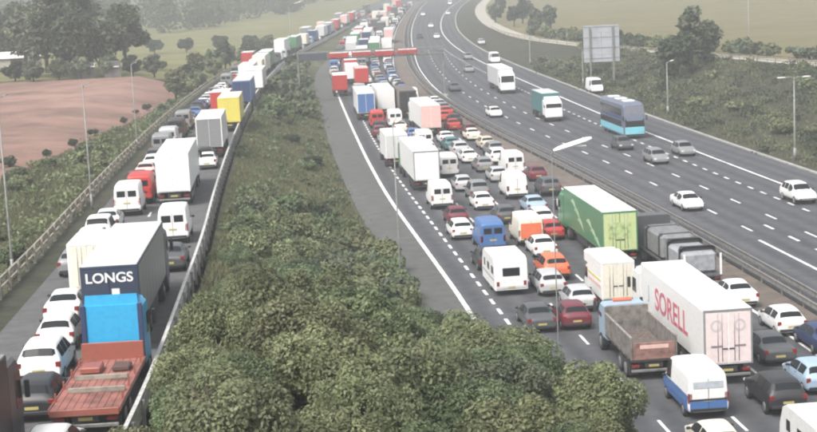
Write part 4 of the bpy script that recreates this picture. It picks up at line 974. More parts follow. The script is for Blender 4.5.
 ('q','estate','white',-3.65,691.11,'white estate, 44th beyond the red gantry in the queue second lane',{}),
 ('q','rigid','red',-3.60,699.79,'red box lorry, 45th beyond the red gantry in the queue second lane',{'roof': 'white', 'rear': 'red', 'cab': 'red'}),
 ('q','saloon','blue',-3.17,713.48,'blue saloon, 46th beyond the red gantry in the queue second lane',{}),
 ('q','suv','silver',-2.51,723.30,'silver off-roader, 47th beyond the red gantry in the queue second lane',{}),
 ('q','saloon','pale_blue',-2.24,734.81,'pale blue saloon, 48th beyond the red gantry in the queue second lane',{}),
 ('q','saloon','white',-1.76,744.54,'white saloon, 49th beyond the red gantry in the queue second lane',{}),
 ('q','estate','white',-1.69,754.19,'white estate, 50th beyond the red gantry in the queue second lane',{}),
 ('q','hatchback','dark_grey',-1.01,765.89,'dark grey hatchback, 51st beyond the red gantry in the queue second lane',{}),
 ('q','estate','dark_grey',-0.65,777.45,'dark grey estate, 52nd beyond the red gantry in the queue second lane',{}),
 ('q','saloon','black',-0.08,786.88,'black saloon, 53rd beyond the red gantry in the queue second lane',{}),
 ('q','rigid','red',0.24,798.06,'red box lorry, 54th beyond the red gantry in the queue second lane',{'roof': 'white', 'rear': 'red', 'cab': 'white'}),
 ('q','hatchback','cream',0.84,812.37,'cream hatchback, 55th beyond the red gantry in the queue second lane',{}),
 ('q','minivan','black',1.30,823.74,'black people carrier, 56th beyond the red gantry in the queue second lane',{}),
 ('q','suv','black',1.69,832.64,'black off-roader, 57th beyond the red gantry in the queue second lane',{}),
 ('q','estate','white',13.65,105.20,'white estate, 8th counting back from the gantry in the queue third lane',{}),
 ('q','estate','white',11.11,129.09,'white estate, 7th counting back from the gantry in the queue third lane',{}),
 ('q','suv','silver',6.36,179.74,'silver off-roader, 6th counting back from the gantry in the queue third lane',{}),
 ('q','saloon','white',5.23,192.91,'white saloon, 5th counting back from the gantry in the queue third lane',{}),
 ('q','van','grey',3.26,220.62,'grey van, 4th counting back from the gantry in the queue third lane',{}),
 ('q','van','white',1.56,245.97,'white van, 3rd counting back from the gantry in the queue third lane',{}),
 ('q','suv','grey',-1.15,252.89,'grey off-roader, 2nd counting back from the gantry in the queue third lane',{}),
 ('q','hatchback','dark_blue',-1.41,259.25,'dark blue hatchback, 1st counting back from the gantry in the queue third lane',{}),
 ('q','saloon','silver',-1.67,265.03,'silver saloon, 1st beyond the red gantry in the queue third lane',{}),
 ('q','hatchback','maroon',-2.14,271.80,'maroon hatchback, 2nd beyond the red gantry in the queue third lane',{}),
 ('q','hatchback','white',-2.81,277.13,'white hatchback, 3rd beyond the red gantry in the queue third lane',{}),
 ('q','hatchback','silver',-3.07,283.57,'silver hatchback, 4th beyond the red gantry in the queue third lane',{}),
 ('q','estate','blue',-3.36,290.19,'blue estate, 5th beyond the red gantry in the queue third lane',{}),
 ('q','suv','grey',-3.96,296.38,'grey off-roader, 6th beyond the red gantry in the queue third lane',{}),
 ('q','suv','maroon',-4.24,303.74,'maroon off-roader, 7th beyond the red gantry in the queue third lane',{}),
 ('q','hatchback','beige',-4.65,311.04,'beige hatchback, 8th beyond the red gantry in the queue third lane',{}),
 ('q','estate','silver',-4.95,318.14,'silver estate, 9th beyond the red gantry in the queue third lane',{}),
 ('q','saloon','grey',-5.21,324.30,'grey saloon, 10th beyond the red gantry in the queue third lane',{}),
 ('q','minivan','blue',-5.36,330.48,'blue people carrier, 11th beyond the red gantry in the queue third lane',{}),
 ('q','saloon','dark_blue',-5.62,338.00,'dark blue saloon, 12th beyond the red gantry in the queue third lane',{}),
 ('q','saloon','beige',-5.45,345.27,'beige saloon, 13th beyond the red gantry in the queue third lane',{}),
 ('q','saloon','silver',-5.68,353.99,'silver saloon, 14th beyond the red gantry in the queue third lane',{}),
 ('q','hatchback','white',-5.96,361.69,'white hatchback, 15th beyond the red gantry in the queue third lane',{}),
 ('q','van','dark_grey',-5.97,367.87,'dark grey van, 16th beyond the red gantry in the queue third lane',{}),
 ('q','artic','green',-6.12,375.30,'green articulated lorry, 17th beyond the red gantry in the queue third lane',{'roof': 'white', 'rear': 'green', 'cab': 'blue'}),
 ('q','artic','cream',-6.12,394.77,'cream articulated lorry, 18th beyond the red gantry in the queue third lane',{'roof': 'white', 'rear': 'cream', 'cab': 'blue'}),
 ('q','suv','white',-6.12,414.55,'white off-roader, 19th beyond the red gantry in the queue third lane',{}),
 ('q','saloon','maroon',-6.15,423.18,'maroon saloon, 20th beyond the red gantry in the queue third lane',{}),
 ('q','saloon','white',-6.17,431.08,'white saloon, 21st beyond the red gantry in the queue third lane',{}),
 ('q','estate','silver',-6.08,439.31,'silver estate, 22nd beyond the red gantry in the queue third lane',{}),
 ('q','hatchback','dark_grey',-5.99,447.84,'dark grey hatchback, 23rd beyond the red gantry in the queue third lane',{}),
 ('q','saloon','grey',-6.08,454.97,'grey saloon, 24th beyond the red gantry in the queue third lane',{}),
 ('q','hatchback','black',-6.13,463.38,'black hatchback, 25th beyond the red gantry in the queue third lane',{}),
 ('q','estate','black',-5.85,470.50,'black estate, 26th beyond the red gantry in the queue third lane',{}),
 ('q','van','white',-5.97,478.00,'white van, 27th beyond the red gantry in the queue third lane',{}),
 ('q','hatchback','dark_grey',-5.89,486.88,'dark grey hatchback, 28th beyond the red gantry in the queue third lane',{}),
 ('q','estate','white',-5.84,493.11,'white estate, 29th beyond the red gantry in the queue third lane',{}),
 ('q','artic','dark_grey',-5.69,501.93,'dark grey articulated lorry, 30th beyond the red gantry in the queue third lane',{'roof': 'grey', 'rear': 'dark_grey', 'cab': 'grey'}),
 ('q','saloon','white',-5.22,521.26,'white saloon, 31st beyond the red gantry in the queue third lane',{}),
 ('q','minivan','dark_blue',-5.17,531.33,'dark blue people carrier, 32nd beyond the red gantry in the queue third lane',{}),
 ('q','artic','cream',-4.78,540.37,'cream articulated lorry, 33rd beyond the red gantry in the queue third lane',{'roof': 'white', 'rear': 'cream', 'cab': 'white'}),
 ('q','hatchback','pale_blue',-4.55,560.63,'pale blue hatchback, 34th beyond the red gantry in the queue third lane',{}),
 ('q','hatchback','grey',-4.32,568.53,'grey hatchback, 35th beyond the red gantry in the queue third lane',{}),
 ('q','hatchback','red',-4.02,577.43,'red hatchback, 36th beyond the red gantry in the queue third lane',{}),
 ('q','hatchback','white',-4.21,585.72,'white hatchback, 37th beyond the red gantry in the queue third lane',{}),
 ('q','hatchback','white',-3.81,593.65,'white hatchback, 38th beyond the red gantry in the queue third lane',{}),
 ('q','van','grey',-3.63,601.45,'grey van, 39th beyond the red gantry in the queue third lane',{}),
 ('q','saloon','dark_grey',-3.59,609.81,'dark grey saloon, 40th beyond the red gantry in the queue third lane',{}),
 ('q','hatchback','silver',-3.26,620.07,'silver hatchback, 41st beyond the red gantry in the queue third lane',{}),
 ('q','hatchback','white',-3.05,629.16,'white hatchback, 42nd beyond the red gantry in the queue third lane',{}),
 ('q','van','cream',-2.64,639.20,'cream van, 43rd beyond the red gantry in the queue third lane',{}),
 ('q','hatchback','black',-2.35,647.94,'black hatchback, 44th beyond the red gantry in the queue third lane',{}),
 ('q','hatchback','black',-2.21,658.22,'black hatchback, 45th beyond the red gantry in the queue third lane',{}),
 ('q','artic','dark_grey',-1.87,665.86,'dark grey articulated lorry, 46th beyond the red gantry in the queue third lane',{'roof': 'grey', 'rear': 'dark_grey', 'cab': 'blue'}),
 ('q','hatchback','black',-1.16,688.80,'black hatchback, 47th beyond the red gantry in the queue third lane',{}),
 ('q','hatchback','black',-1.05,697.74,'black hatchback, 48th beyond the red gantry in the queue third lane',{}),
 ('q','van','white',-0.61,706.36,'white van, 49th beyond the red gantry in the queue third lane',{}),
 ('q','estate','grey',-0.23,717.26,'grey estate, 50th beyond the red gantry in the queue third lane',{}),
 ('q','hatchback','red',0.12,726.34,'red hatchback, 51st beyond the red gantry in the queue third lane',{}),
 ('q','saloon','red',0.43,737.28,'red saloon, 52nd beyond the red gantry in the queue third lane',{}),
 ('q','hatchback','cream',0.70,745.74,'cream hatchback, 53rd beyond the red gantry in the queue third lane',{}),
 ('q','minivan','white',1.05,754.95,'white people carrier, 54th beyond the red gantry in the queue third lane',{}),
 ('q','saloon','cream',1.37,766.15,'cream saloon, 55th beyond the red gantry in the queue third lane',{}),
 ('q','saloon','dark_grey',2.15,779.14,'dark grey saloon, 56th beyond the red gantry in the queue third lane',{}),
 ('q','saloon','white',2.68,792.01,'white saloon, 57th beyond the red gantry in the queue third lane',{}),
 ('q','estate','white',3.02,801.77,'white estate, 58th beyond the red gantry in the queue third lane',{}),
 ('q','estate','dark_grey',3.45,814.39,'dark grey estate, 59th beyond the red gantry in the queue third lane',{}),
 ('q','hatchback','black',3.95,824.81,'black hatchback, 60th beyond the red gantry in the queue third lane',{}),
 ('q','saloon','silver',4.76,837.74,'silver saloon, 61st beyond the red gantry in the queue third lane',{}),
 ('q','suv','maroon',14.85,128.90,'maroon off-roader, 11th counting back from the gantry in the barrier lane',{}),
 ('q','suv','white',14.20,135.01,'white off-roader, 10th counting back from the gantry in the barrier lane',{}),
 ('q','suv','grey',10.21,177.68,'grey off-roader, 9th counting back from the gantry in the barrier lane',{}),
 ('q','hatchback','maroon',8.44,200.87,'maroon hatchback, 8th counting back from the gantry in the barrier lane',{}),
 ('q','saloon','black',7.08,214.84,'black saloon, 7th counting back from the gantry in the barrier lane',{}),
 ('q','saloon','red',6.33,226.80,'red saloon, 6th counting back from the gantry in the barrier lane',{}),
 ('q','saloon','grey',6.15,233.07,'grey saloon, 5th counting back from the gantry in the barrier lane',{}),
 ('q','hatchback','silver',5.63,239.51,'silver hatchback, 4th counting back from the gantry in the barrier lane',{}),
 ('q','saloon','white',5.06,244.99,'white saloon, 3rd counting back from the gantry in the barrier lane',{}),
 ('q','van','white',1.55,253.00,'white van, 2nd counting back from the gantry in the barrier lane',{}),
 ('q','estate','white',0.98,259.74,'white estate, 1st counting back from the gantry in the barrier lane',{}),
 ('q','saloon','black',0.63,266.05,'black saloon, 1st beyond the red gantry in the barrier lane',{}),
 ('q','hatchback','blue',0.10,273.09,'blue hatchback, 2nd beyond the red gantry in the barrier lane',{}),
 ('q','hatchback','black',-0.18,279.77,'black hatchback, 3rd beyond the red gantry in the barrier lane',{}),
 ('q','hatchback','silver',-0.75,286.48,'silver hatchback, 4th beyond the red gantry in the barrier lane',{}),
 ('q','saloon','dark_grey',-1.00,291.97,'dark grey saloon, 5th beyond the red gantry in the barrier lane',{}),
 ('q','saloon','white',-1.42,298.00,'white saloon, 6th beyond the red gantry in the barrier lane',{}),
 ('q','minivan','blue',-1.69,304.16,'blue people carrier, 7th beyond the red gantry in the barrier lane',{}),
 ('q','hatchback','white',-1.69,310.47,'white hatchback, 8th beyond the red gantry in the barrier lane',{}),
 ('q','hatchback','grey',-1.95,317.58,'grey hatchback, 9th beyond the red gantry in the barrier lane',{}),
 ('q','suv','dark_blue',-2.20,323.55,'dark blue off-roader, 10th beyond the red gantry in the barrier lane',{}),
 ('q','saloon','white',-2.48,330.94,'white saloon, 11th beyond the red gantry in the barrier lane',{}),
 ('q','saloon','pale_blue',-2.71,337.08,'pale blue saloon, 12th beyond the red gantry in the barrier lane',{}),
 ('q','hatchback','grey',-2.54,343.47,'grey hatchback, 13th beyond the red gantry in the barrier lane',{}),
 ('q','estate','maroon',-2.66,349.94,'maroon estate, 14th beyond the red gantry in the barrier lane',{}),
 ('q','minivan','white',-3.02,357.03,'white people carrier, 15th beyond the red gantry in the barrier lane',{}),
 ('q','saloon','silver',-2.91,363.86,'silver saloon, 16th beyond the red gantry in the barrier lane',{}),
 ('q','hatchback','white',-3.02,370.10,'white hatchback, 17th beyond the red gantry in the barrier lane',{}),
 ('q','minivan','white',-2.88,376.21,'white people carrier, 18th beyond the red gantry in the barrier lane',{}),
 ('q','artic','white',-3.15,383.25,'white articulated lorry, 19th beyond the red gantry in the barrier lane',{'roof': 'white', 'rear': 'white', 'cab': 'blue'}),
 ('q','suv','grey',-3.03,401.63,'grey off-roader, 20th beyond the red gantry in the barrier lane',{}),
 ('q','van','black',-3.18,409.36,'black van, 21st beyond the red gantry in the barrier lane',{}),
 ('q','suv','silver',-3.09,417.38,'silver off-roader, 22nd beyond the red gantry in the barrier lane',{}),
 ('q','minivan','silver',-3.08,425.38,'silver people carrier, 23rd beyond the red gantry in the barrier lane',{}),
 ('q','hatchback','dark_grey',-3.10,432.82,'dark grey hatchback, 24th beyond the red gantry in the barrier lane',{}),
 ('q','saloon','grey',-3.08,439.35,'grey saloon, 25th beyond the red gantry in the barrier lane',{}),
 ('q','artic','white',-3.04,447.56,'white articulated lorry, 26th beyond the red gantry in the barrier lane',{'roof': 'white', 'rear': 'pink', 'cab': 'white'}),
 ('q','estate','white',-2.83,467.00,'white estate, 27th beyond the red gantry in the barrier lane',{}),
 ('q','minivan','blue',-2.97,475.57,'blue people carrier, 28th beyond the red gantry in the barrier lane',{}),
 ('q','hatchback','silver',-2.95,482.20,'silver hatchback, 29th beyond the red gantry in the barrier lane',{}),
 ('q','hatchback','grey',-2.88,491.22,'grey hatchback, 30th beyond the red gantry in the barrier lane',{}),
 ('q','hatchback','grey',-2.81,499.83,'grey hatchback, 31st beyond the red gantry in the barrier lane',{}),
 ('q','estate','beige',-2.57,506.66,'beige estate, 32nd beyond the red gantry in the barrier lane',{}),
 ('q','hatchback','grey',-2.71,513.72,'grey hatchback, 33rd beyond the red gantry in the barrier lane',{}),
 ('q','saloon','silver',-2.37,521.02,'silver saloon, 34th beyond the red gantry in the barrier lane',{}),
 ('q','minivan','white',-2.33,530.12,'white people carrier, 35th beyond the red gantry in the barrier lane',{}),
 ('q','saloon','silver',-2.04,539.09,'silver saloon, 36th beyond the red gantry in the barrier lane',{}),
 ('q','hatchback','white',-2.04,546.46,'white hatchback, 37th beyond the red gantry in the barrier lane',{}),
 ('q','minivan','black',-1.78,556.15,'black people carrier, 38th beyond the red gantry in the barrier lane',{}),
 ('q','minivan','silver',-1.57,566.22,'silver people carrier, 39th beyond the red gantry in the barrier lane',{}),
 ('q','saloon','grey',-1.28,573.51,'grey saloon, 40th beyond the red gantry in the barrier lane',{}),
 ('q','van','white',-1.22,581.31,'white van, 41st beyond the red gantry in the barrier lane',{}),
 ('q','estate','black',-0.98,591.79,'black estate, 42nd beyond the red gantry in the barrier lane',{}),
 ('q','suv','maroon',-0.66,601.96,'maroon off-roader, 43rd beyond the red gantry in the barrier lane',{}),
 ('q','hatchback','maroon',-0.52,609.98,'maroon hatchback, 44th beyond the red gantry in the barrier lane',{}),
 ('q','hatchback','silver',-0.47,619.76,'silver hatchback, 45th beyond the red gantry in the barrier lane',{}),
 ('q','hatchback','white',-0.21,628.57,'white hatchback, 46th beyond the red gantry in the barrier lane',{}),
 ('q','saloon','dark_grey',0.19,637.96,'dark grey saloon, 47th beyond the red gantry in the barrier lane',{}),
 ('q','van','grey',0.58,649.11,'grey van, 48th beyond the red gantry in the barrier lane',{}),
 ('q','saloon','silver',0.85,661.12,'silver saloon, 49th beyond the red gantry in the barrier lane',{}),
 ('q','van','white',1.02,670.84,'white van, 50th beyond the red gantry in the barrier lane',{}),
 ('q','saloon','dark_grey',1.42,681.03,'dark grey saloon, 51st beyond the red gantry in the barrier lane',{}),
 ('q','hatchback','dark_grey',1.52,689.71,'dark grey hatchback, 52nd beyond the red gantry in the barrier lane',{}),
 ('q','van','black',1.99,698.14,'black van, 53rd beyond the red gantry in the barrier lane',{}),
 ('q','hatchback','white',2.31,707.42,'white hatchback, 54th beyond the red gantry in the barrier lane',{}),
 ('q','minivan','beige',2.43,716.56,'beige people carrier, 55th beyond the red gantry in the barrier lane',{}),
 ('q','saloon','dark_blue',2.98,727.83,'dark blue saloon, 56th beyond the red gantry in the barrier lane',{}),
 ('q','hatchback','white',2.96,737.63,'white hatchback, 57th beyond the red gantry in the barrier lane',{}),
 ('q','van','dark_grey',3.39,747.86,'dark grey van, 58th beyond the red gantry in the barrier lane',{}),
 ('q','hatchback','blue',3.99,757.70,'blue hatchback, 59th beyond the red gantry in the barrier lane',{}),
 ('q','saloon','grey',4.36,765.45,'grey saloon, 60th beyond the red gantry in the barrier lane',{}),
 ('q','saloon','blue',4.47,777.80,'blue saloon, 61st beyond the red gantry in the barrier lane',{}),
 ('q','estate','maroon',5.08,789.33,'maroon estate, 62nd beyond the red gantry in the barrier lane',{}),
 ('q','minivan','grey',5.67,800.42,'grey people carrier, 63rd beyond the red gantry in the barrier lane',{}),
 ('q','van','white',6.10,811.89,'white van, 64th beyond the red gantry in the barrier lane',{}),
 ('q','estate','white',6.53,822.03,'white estate, 65th beyond the red gantry in the barrier lane',{}),
 ('q','saloon','grey',7.14,834.28,'grey saloon, 66th beyond the red gantry in the barrier lane',{}),
 ('q','saloon','white',-11.40,292.00,'white saloon, 1st beyond the red gantry in the hard shoulder',{}),
 ('q','suv','black',-12.00,298.36,'black off-roader, 2nd beyond the red gantry in the hard shoulder',{}),
 ('q','hatchback','white',-12.13,305.37,'white hatchback, 3rd beyond the red gantry in the hard shoulder',{}),
 ('q','estate','silver',-12.72,311.93,'silver estate, 4th beyond the red gantry in the hard shoulder',{}),
 ('q','estate','grey',-13.19,318.70,'grey estate, 5th beyond the red gantry in the hard shoulder',{}),
 ('q','minivan','beige',-13.67,325.83,'beige people carrier, 6th beyond the red gantry in the hard shoulder',{}),
 ('q','estate','white',-13.86,332.46,'white estate, 7th beyond the red gantry in the hard shoulder',{}),
 ('q','van','blue',-14.17,339.95,'blue van, 8th beyond the red gantry in the hard shoulder',{}),
 ('q','hatchback','dark_blue',-14.24,347.45,'dark blue hatchback, 9th beyond the red gantry in the hard shoulder',{}),
 ('q','estate','white',-14.36,354.16,'white estate, 10th beyond the red gantry in the hard shoulder',{}),
 ('q','hatchback','black',-14.65,362.07,'black hatchback, 11th beyond the red gantry in the hard shoulder',{}),
 ('q','saloon','red',-14.70,368.13,'red saloon, 12th beyond the red gantry in the hard shoulder',{}),
 ('q','minivan','black',-14.69,374.42,'black people carrier, 13th beyond the red gantry in the hard shoulder',{}),
 ('q','saloon','dark_grey',-14.58,380.56,'dark grey saloon, 14th beyond the red gantry in the hard shoulder',{}),
 ('q','van','black',-14.92,388.10,'black van, 15th beyond the red gantry in the hard shoulder',{}),
 ('q','van','dark_grey',-14.68,396.22,'dark grey van, 16th beyond the red gantry in the hard shoulder',{}),
 ('q','van','dark_grey',-14.93,405.04,'dark grey van, 17th beyond the red gantry in the hard shoulder',{}),
 ('q','minivan','maroon',-14.97,413.26,'maroon people carrier, 18th beyond the red gantry in the hard shoulder',{}),
 ('q','estate','silver',-15.07,421.09,'silver estate, 19th beyond the red gantry in the hard shoulder',{}),
 ('q','van','red',-15.16,427.80,'red van, 20th beyond the red gantry in the hard shoulder',{}),
 ('q','hatchback','white',-14.77,436.32,'white hatchback, 21st beyond the red gantry in the hard shoulder',{}),
 ('q','estate','silver',-14.90,442.28,'silver estate, 22nd beyond the red gantry in the hard shoulder',{}),
 ('q','van','pale_blue',-14.96,449.87,'pale blue van, 23rd beyond the red gantry in the hard shoulder',{}),
 ('q','hatchback','grey',-14.86,457.08,'grey hatchback, 24th beyond the red gantry in the hard shoulder',{}),
 ('q','saloon','silver',-14.59,464.86,'silver saloon, 25th beyond the red gantry in the hard shoulder',{}),
 ('q','hatchback','silver',-14.49,471.56,'silver hatchback, 26th beyond the red gantry in the hard shoulder',{}),
 ('q','hatchback','grey',-14.57,478.42,'grey hatchback, 27th beyond the red gantry in the hard shoulder',{}),
 ('q','saloon','dark_grey',-14.56,487.07,'dark grey saloon, 28th beyond the red gantry in the hard shoulder',{}),
 ('q','saloon','white',-14.15,496.22,'white saloon, 29th beyond the red gantry in the hard shoulder',{}),
 ('q','van','pale_blue',-14.06,504.34,'pale blue van, 30th beyond the red gantry in the hard shoulder',{}),
 ('q','van','dark_grey',-14.13,514.80,'dark grey van, 31st beyond the red gantry in the hard shoulder',{}),
 ('q','suv','red',-13.70,522.74,'red off-roader, 32nd beyond the red gantry in the hard shoulder',{}),
 ('q','hatchback','blue',-13.89,530.10,'blue hatchback, 33rd beyond the red gantry in the hard shoulder',{}),
 ('q','saloon','silver',-13.54,537.65,'silver saloon, 34th beyond the red gantry in the hard shoulder',{}),
 ('q','minivan','white',-13.64,546.21,'white people carrier, 35th beyond the red gantry in the hard shoulder',{}),
 ('q','minivan','dark_blue',-13.16,555.89,'dark blue people carrier, 36th beyond the red gantry in the hard shoulder',{}),
 ('q','van','dark_grey',-13.23,565.98,'dark grey van, 37th beyond the red gantry in the hard shoulder',{}),
 ('q','estate','white',-12.81,576.36,'white estate, 38th beyond the red gantry in the hard shoulder',{}),
 ('q','van','silver',-12.59,586.40,'silver van, 39th beyond the red gantry in the hard shoulder',{}),
 ('q','minivan','dark_grey',-12.49,596.21,'dark grey people carrier, 40th beyond the red gantry in the hard shoulder',{}),
 ('q','hatchback','dark_grey',-12.01,603.46,'dark grey hatchback, 41st beyond the red gantry in the hard shoulder',{}),
 ('q','saloon','grey',-12.11,611.13,'grey saloon, 42nd beyond the red gantry in the hard shoulder',{}),
 ('q','hatchback','grey',-11.76,618.51,'grey hatchback, 43rd beyond the red gantry in the hard shoulder',{}),
 ('q','minivan','pale_blue',-11.64,625.98,'pale blue people carrier, 44th beyond the red gantry in the hard shoulder',{}),
 ('q','van','red',-11.25,633.92,'red van, 45th beyond the red gantry in the hard shoulder',{}),
 ('q','estate','dark_grey',-10.95,644.68,'dark grey estate, 46th beyond the red gantry in the hard shoulder',{}),
 ('q','van','silver',-10.66,654.25,'silver van, 47th beyond the red gantry in the hard shoulder',{}),
 ('q','minivan','white',-10.44,663.54,'white people carrier, 48th beyond the red gantry in the hard shoulder',{}),
 ('q','van','blue',-10.11,673.49,'blue van, 49th beyond the red gantry in the hard shoulder',{}),
 ('q','estate','pale_blue',-9.55,684.62,'pale blue estate, 50th beyond the red gantry in the hard shoulder',{}),
 ('q','saloon','white',-9.14,694.72,'white saloon, 51st beyond the red gantry in the hard shoulder',{}),
 ('q','estate','pale_blue',-8.98,702.92,'pale blue estate, 52nd beyond the red gantry in the hard shoulder',{}),
 ('q','estate','white',-8.80,713.18,'white estate, 53rd beyond the red gantry in the hard shoulder',{}),
 ('q','estate','white',-8.39,723.42,'white estate, 54th beyond the red gantry in the hard shoulder',{}),
 ('q','van','dark_blue',-7.66,733.37,'dark blue van, 55th beyond the red gantry in the hard shoulder',{}),
 ('q','suv','grey',-7.38,744.60,'grey off-roader, 56th beyond the red gantry in the hard shoulder',{}),
 ('q','van','dark_grey',-7.09,755.63,'dark grey van, 57th beyond the red gantry in the hard shoulder',{}),
 ('q','hatchback','silver',-6.26,768.96,'silver hatchback, 58th beyond the red gantry in the hard shoulder',{}),
 ('q','saloon','grey',-5.79,779.98,'grey saloon, 59th beyond the red gantry in the hard shoulder',{}),
 ('q','hatchback','silver',-5.36,789.75,'silver hatchback, 60th beyond the red gantry in the hard shoulder',{}),
 ('q','hatchback','white',-5.02,798.69,'white hatchback, 61st beyond the red gantry in the hard shoulder',{}),
 ('q','saloon','white',-4.63,808.09,'white saloon, 62nd beyond the red gantry in the hard shoulder',{}),
 ('q','saloon','grey',-4.01,820.14,'grey saloon, 63rd beyond the red gantry in the hard shoulder',{}),
 ('q','hatchback','white',-3.45,833.14,'white hatchback, 64th beyond the red gantry in the hard shoulder',{}),
 ('l','estate','grey',-19.32,90.00,'grey estate, 24th counting back from the gantry in the slip road left lane',{}),
 ('l','minivan','white',-19.51,96.19,'white people carrier, 23rd counting back from the gantry in the slip road left lane',{}),
 ('l','minivan','white',-20.09,101.93,'white people carrier, 22nd counting back from the gantry in the slip road left lane',{}),
 ('l','saloon','white',-20.57,107.42,'white saloon, 21st counting back from the gantry in the slip road left lane',{}),
 ('l','minivan','black',-21.96,128.69,'black people carrier, 20th counting back from the gantry in the slip road left lane',{}),
 ('l','estate','dark_grey',-23.89,151.20,'dark grey estate, 19th counting back from the gantry in the slip road left lane',{}),
 ('l','van','grey',-24.11,157.67,'grey van, 18th counting back from the gantry in the slip road left lane',{}),
 ('l','van','silver',-24.55,165.27,'silver van, 17th counting back from the gantry in the slip road left lane',{}),
 ('l','minivan','white',-25.11,171.83,'white people carrier, 16th counting back from the gantry in the slip road left lane',{}),
 ('l','van','black',-25.46,177.84,'black van, 15th counting back from the gantry in the slip road left lane',{}),
 ('l','hatchback','grey',-25.92,184.31,'grey hatchback, 14th counting back from the gantry in the slip road left lane',{}),
 ('l','van','grey',-26.22,189.62,'grey van, 13th counting back from the gantry in the slip road left lane',{}),
 ('l','hatchback','white',-26.58,196.10,'white hatchback, 12th counting back from the gantry in the slip road left lane',{}),
 ('l','saloon','blue',-27.09,201.15,'blue saloon, 11th counting back from the gantry in the slip road left lane',{}),
 ('l','saloon','blue',-27.22,208.14,'blue saloon, 10th counting back from the gantry in the slip road left lane',{}),
 ('l','minivan','black',-27.61,213.99,'black people carrier, 9th counting back from the gantry in the slip road left lane',{}),
 ('l','suv','dark_blue',-27.86,219.76,'dark blue off-roader, 8th counting back from the gantry in the slip road left lane',{}),
 ('l','saloon','white',-28.35,226.22,'white saloon, 7th counting back from the gantry in the slip road left lane',{}),
 ('l','estate','silver',-28.65,232.69,'silver estate, 6th counting back from the gantry in the slip road left lane',{}),
 ('l','estate','white',-28.93,239.10,'white estate, 5th counting back from the gantry in the slip road left lane',{}),
 ('l','minivan','grey',-28.91,245.27,'grey people carrier, 4th counting back from the gantry in the slip road left lane',{}),
 ('l','estate','white',-29.33,251.63,'white estate, 3rd counting back from the gantry in the slip road left lane',{}),
 ('l','hatchback','white',-29.53,257.36,'white hatchback, 2nd counting back from the gantry in the slip road left lane',{}),
 ('l','estate','white',-29.67,263.30,'white estate, 1st counting back from the gantry in the slip road left lane',{}),
 ('l','hatchback','dark_grey',-29.95,269.15,'dark grey hatchback, 1st beyond the red gantry in the slip road left lane',{}),
 ('l','van','grey',-30.15,275.32,'grey van, 2nd beyond the red gantry in the slip road left lane',{}),
 ('l','saloon','red',-30.41,282.99,'red saloon, 3rd beyond the red gantry in the slip road left lane',{}),
 ('l','hatchback','red',-30.63,290.00,'red hatchback, 4th beyond the red gantry in the slip road left lane',{}),
 ('l','suv','silver',-30.93,296.04,'silver off-roader, 5th beyond the red gantry in the slip road left lane',{}),
 ('l','van','dark_grey',-31.17,302.63,'dark grey van, 6th beyond the red gantry in the slip road left lane',{}),
 ('l','saloon','white',-30.95,310.27,'white saloon, 7th beyond the red gantry in the slip road left lane',{}),
 ('l','estate','blue',-31.27,316.98,'blue estate, 8th beyond the red gantry in the slip road left lane',{}),
 ('l','hatchback','white',-31.33,324.67,'white hatchback, 9th beyond the red gantry in the slip road left lane',{}),
 ('l','rigid','red',-31.51,330.16,'red box lorry, 10th beyond the red gantry in the slip road left lane',{'roof': 'white', 'rear': 'red', 'cab': 'red'}),
 ('l','hatchback','red',-31.61,341.48,'red hatchback, 11th beyond the red gantry in the slip road left lane',{}),
 ('l','saloon','white',-31.69,348.27,'white saloon, 12th beyond the red gantry in the slip road left lane',{}),
 ('l','hatchback','white',-31.75,354.35,'white hatchback, 13th beyond the red gantry in the slip road left lane',{}),
 ('l','van','silver',-31.45,360.13,'silver van, 14th beyond the red gantry in the slip road left lane',{}),
 ('l','hatchback','grey',-31.56,367.31,'grey hatchback, 15th beyond the red gantry in the slip road left lane',{}),
 ('l','hatchback','white',-31.51,374.96,'white hatchback, 16th beyond the red gantry in the slip road left lane',{}),
 ('l','suv','dark_blue',-31.27,389.64,'dark blue off-roader, 17th beyond the red gantry in the slip road left lane',{}),
 ('l','saloon','silver',-31.08,397.82,'silver saloon, 18th beyond the red gantry in the slip road left lane',{}),
 ('l','minivan','black',-30.88,405.55,'black people carrier, 19th beyond the red gantry in the slip road left lane',{}),
 ('l','hatchback','white',-30.37,413.80,'white hatchback, 20th beyond the red gantry in the slip road left lane',{}),
 ('l','estate','maroon',-30.42,420.90,'maroon estate, 21st beyond the red gantry in the slip road left lane',{}),
 ('l','hatchback','silver',-29.99,429.52,'silver hatchback, 22nd beyond the red gantry in the slip road left lane',{}),
 ('l','hatchback','pale_blue',-29.68,436.01,'pale blue hatchback, 23rd beyond the red gantry in the slip road left lane',{}),
 ('l','van','red',-29.36,443.52,'red van, 24th beyond the red gantry in the slip road left lane',{}),
 ('l','estate','dark_grey',-28.99,451.74,'dark grey estate, 25th beyond the red gantry in the slip road left lane',{}),
 ('l','van','grey',-28.85,458.68,'grey van, 26th beyond the red gantry in the slip road left lane',{}),
 ('l','estate','white',-28.29,468.11,'white estate, 27th beyond the red gantry in the slip road left lane',{}),
 ('l','artic','pale_grey',-28.14,475.52,'pale grey articulated lorry, 28th beyond the red gantry in the slip road left lane',{'roof': 'white', 'rear': 'grey', 'cab': 'grey'}),
 ('l','minivan','cream',-27.53,494.84,'cream people carrier, 29th beyond the red gantry in the slip road left lane',{}),
 ('l','suv','silver',-27.23,504.11,'silver off-roader, 30th beyond the red gantry in the slip road left lane',{}),
 ('l','saloon','grey',-27.00,511.11,'grey saloon, 31st beyond the red gantry in the slip road left lane',{}),
 ('l','suv','white',-26.38,520.88,'white off-roader, 32nd beyond the red gantry in the slip road left lane',{}),
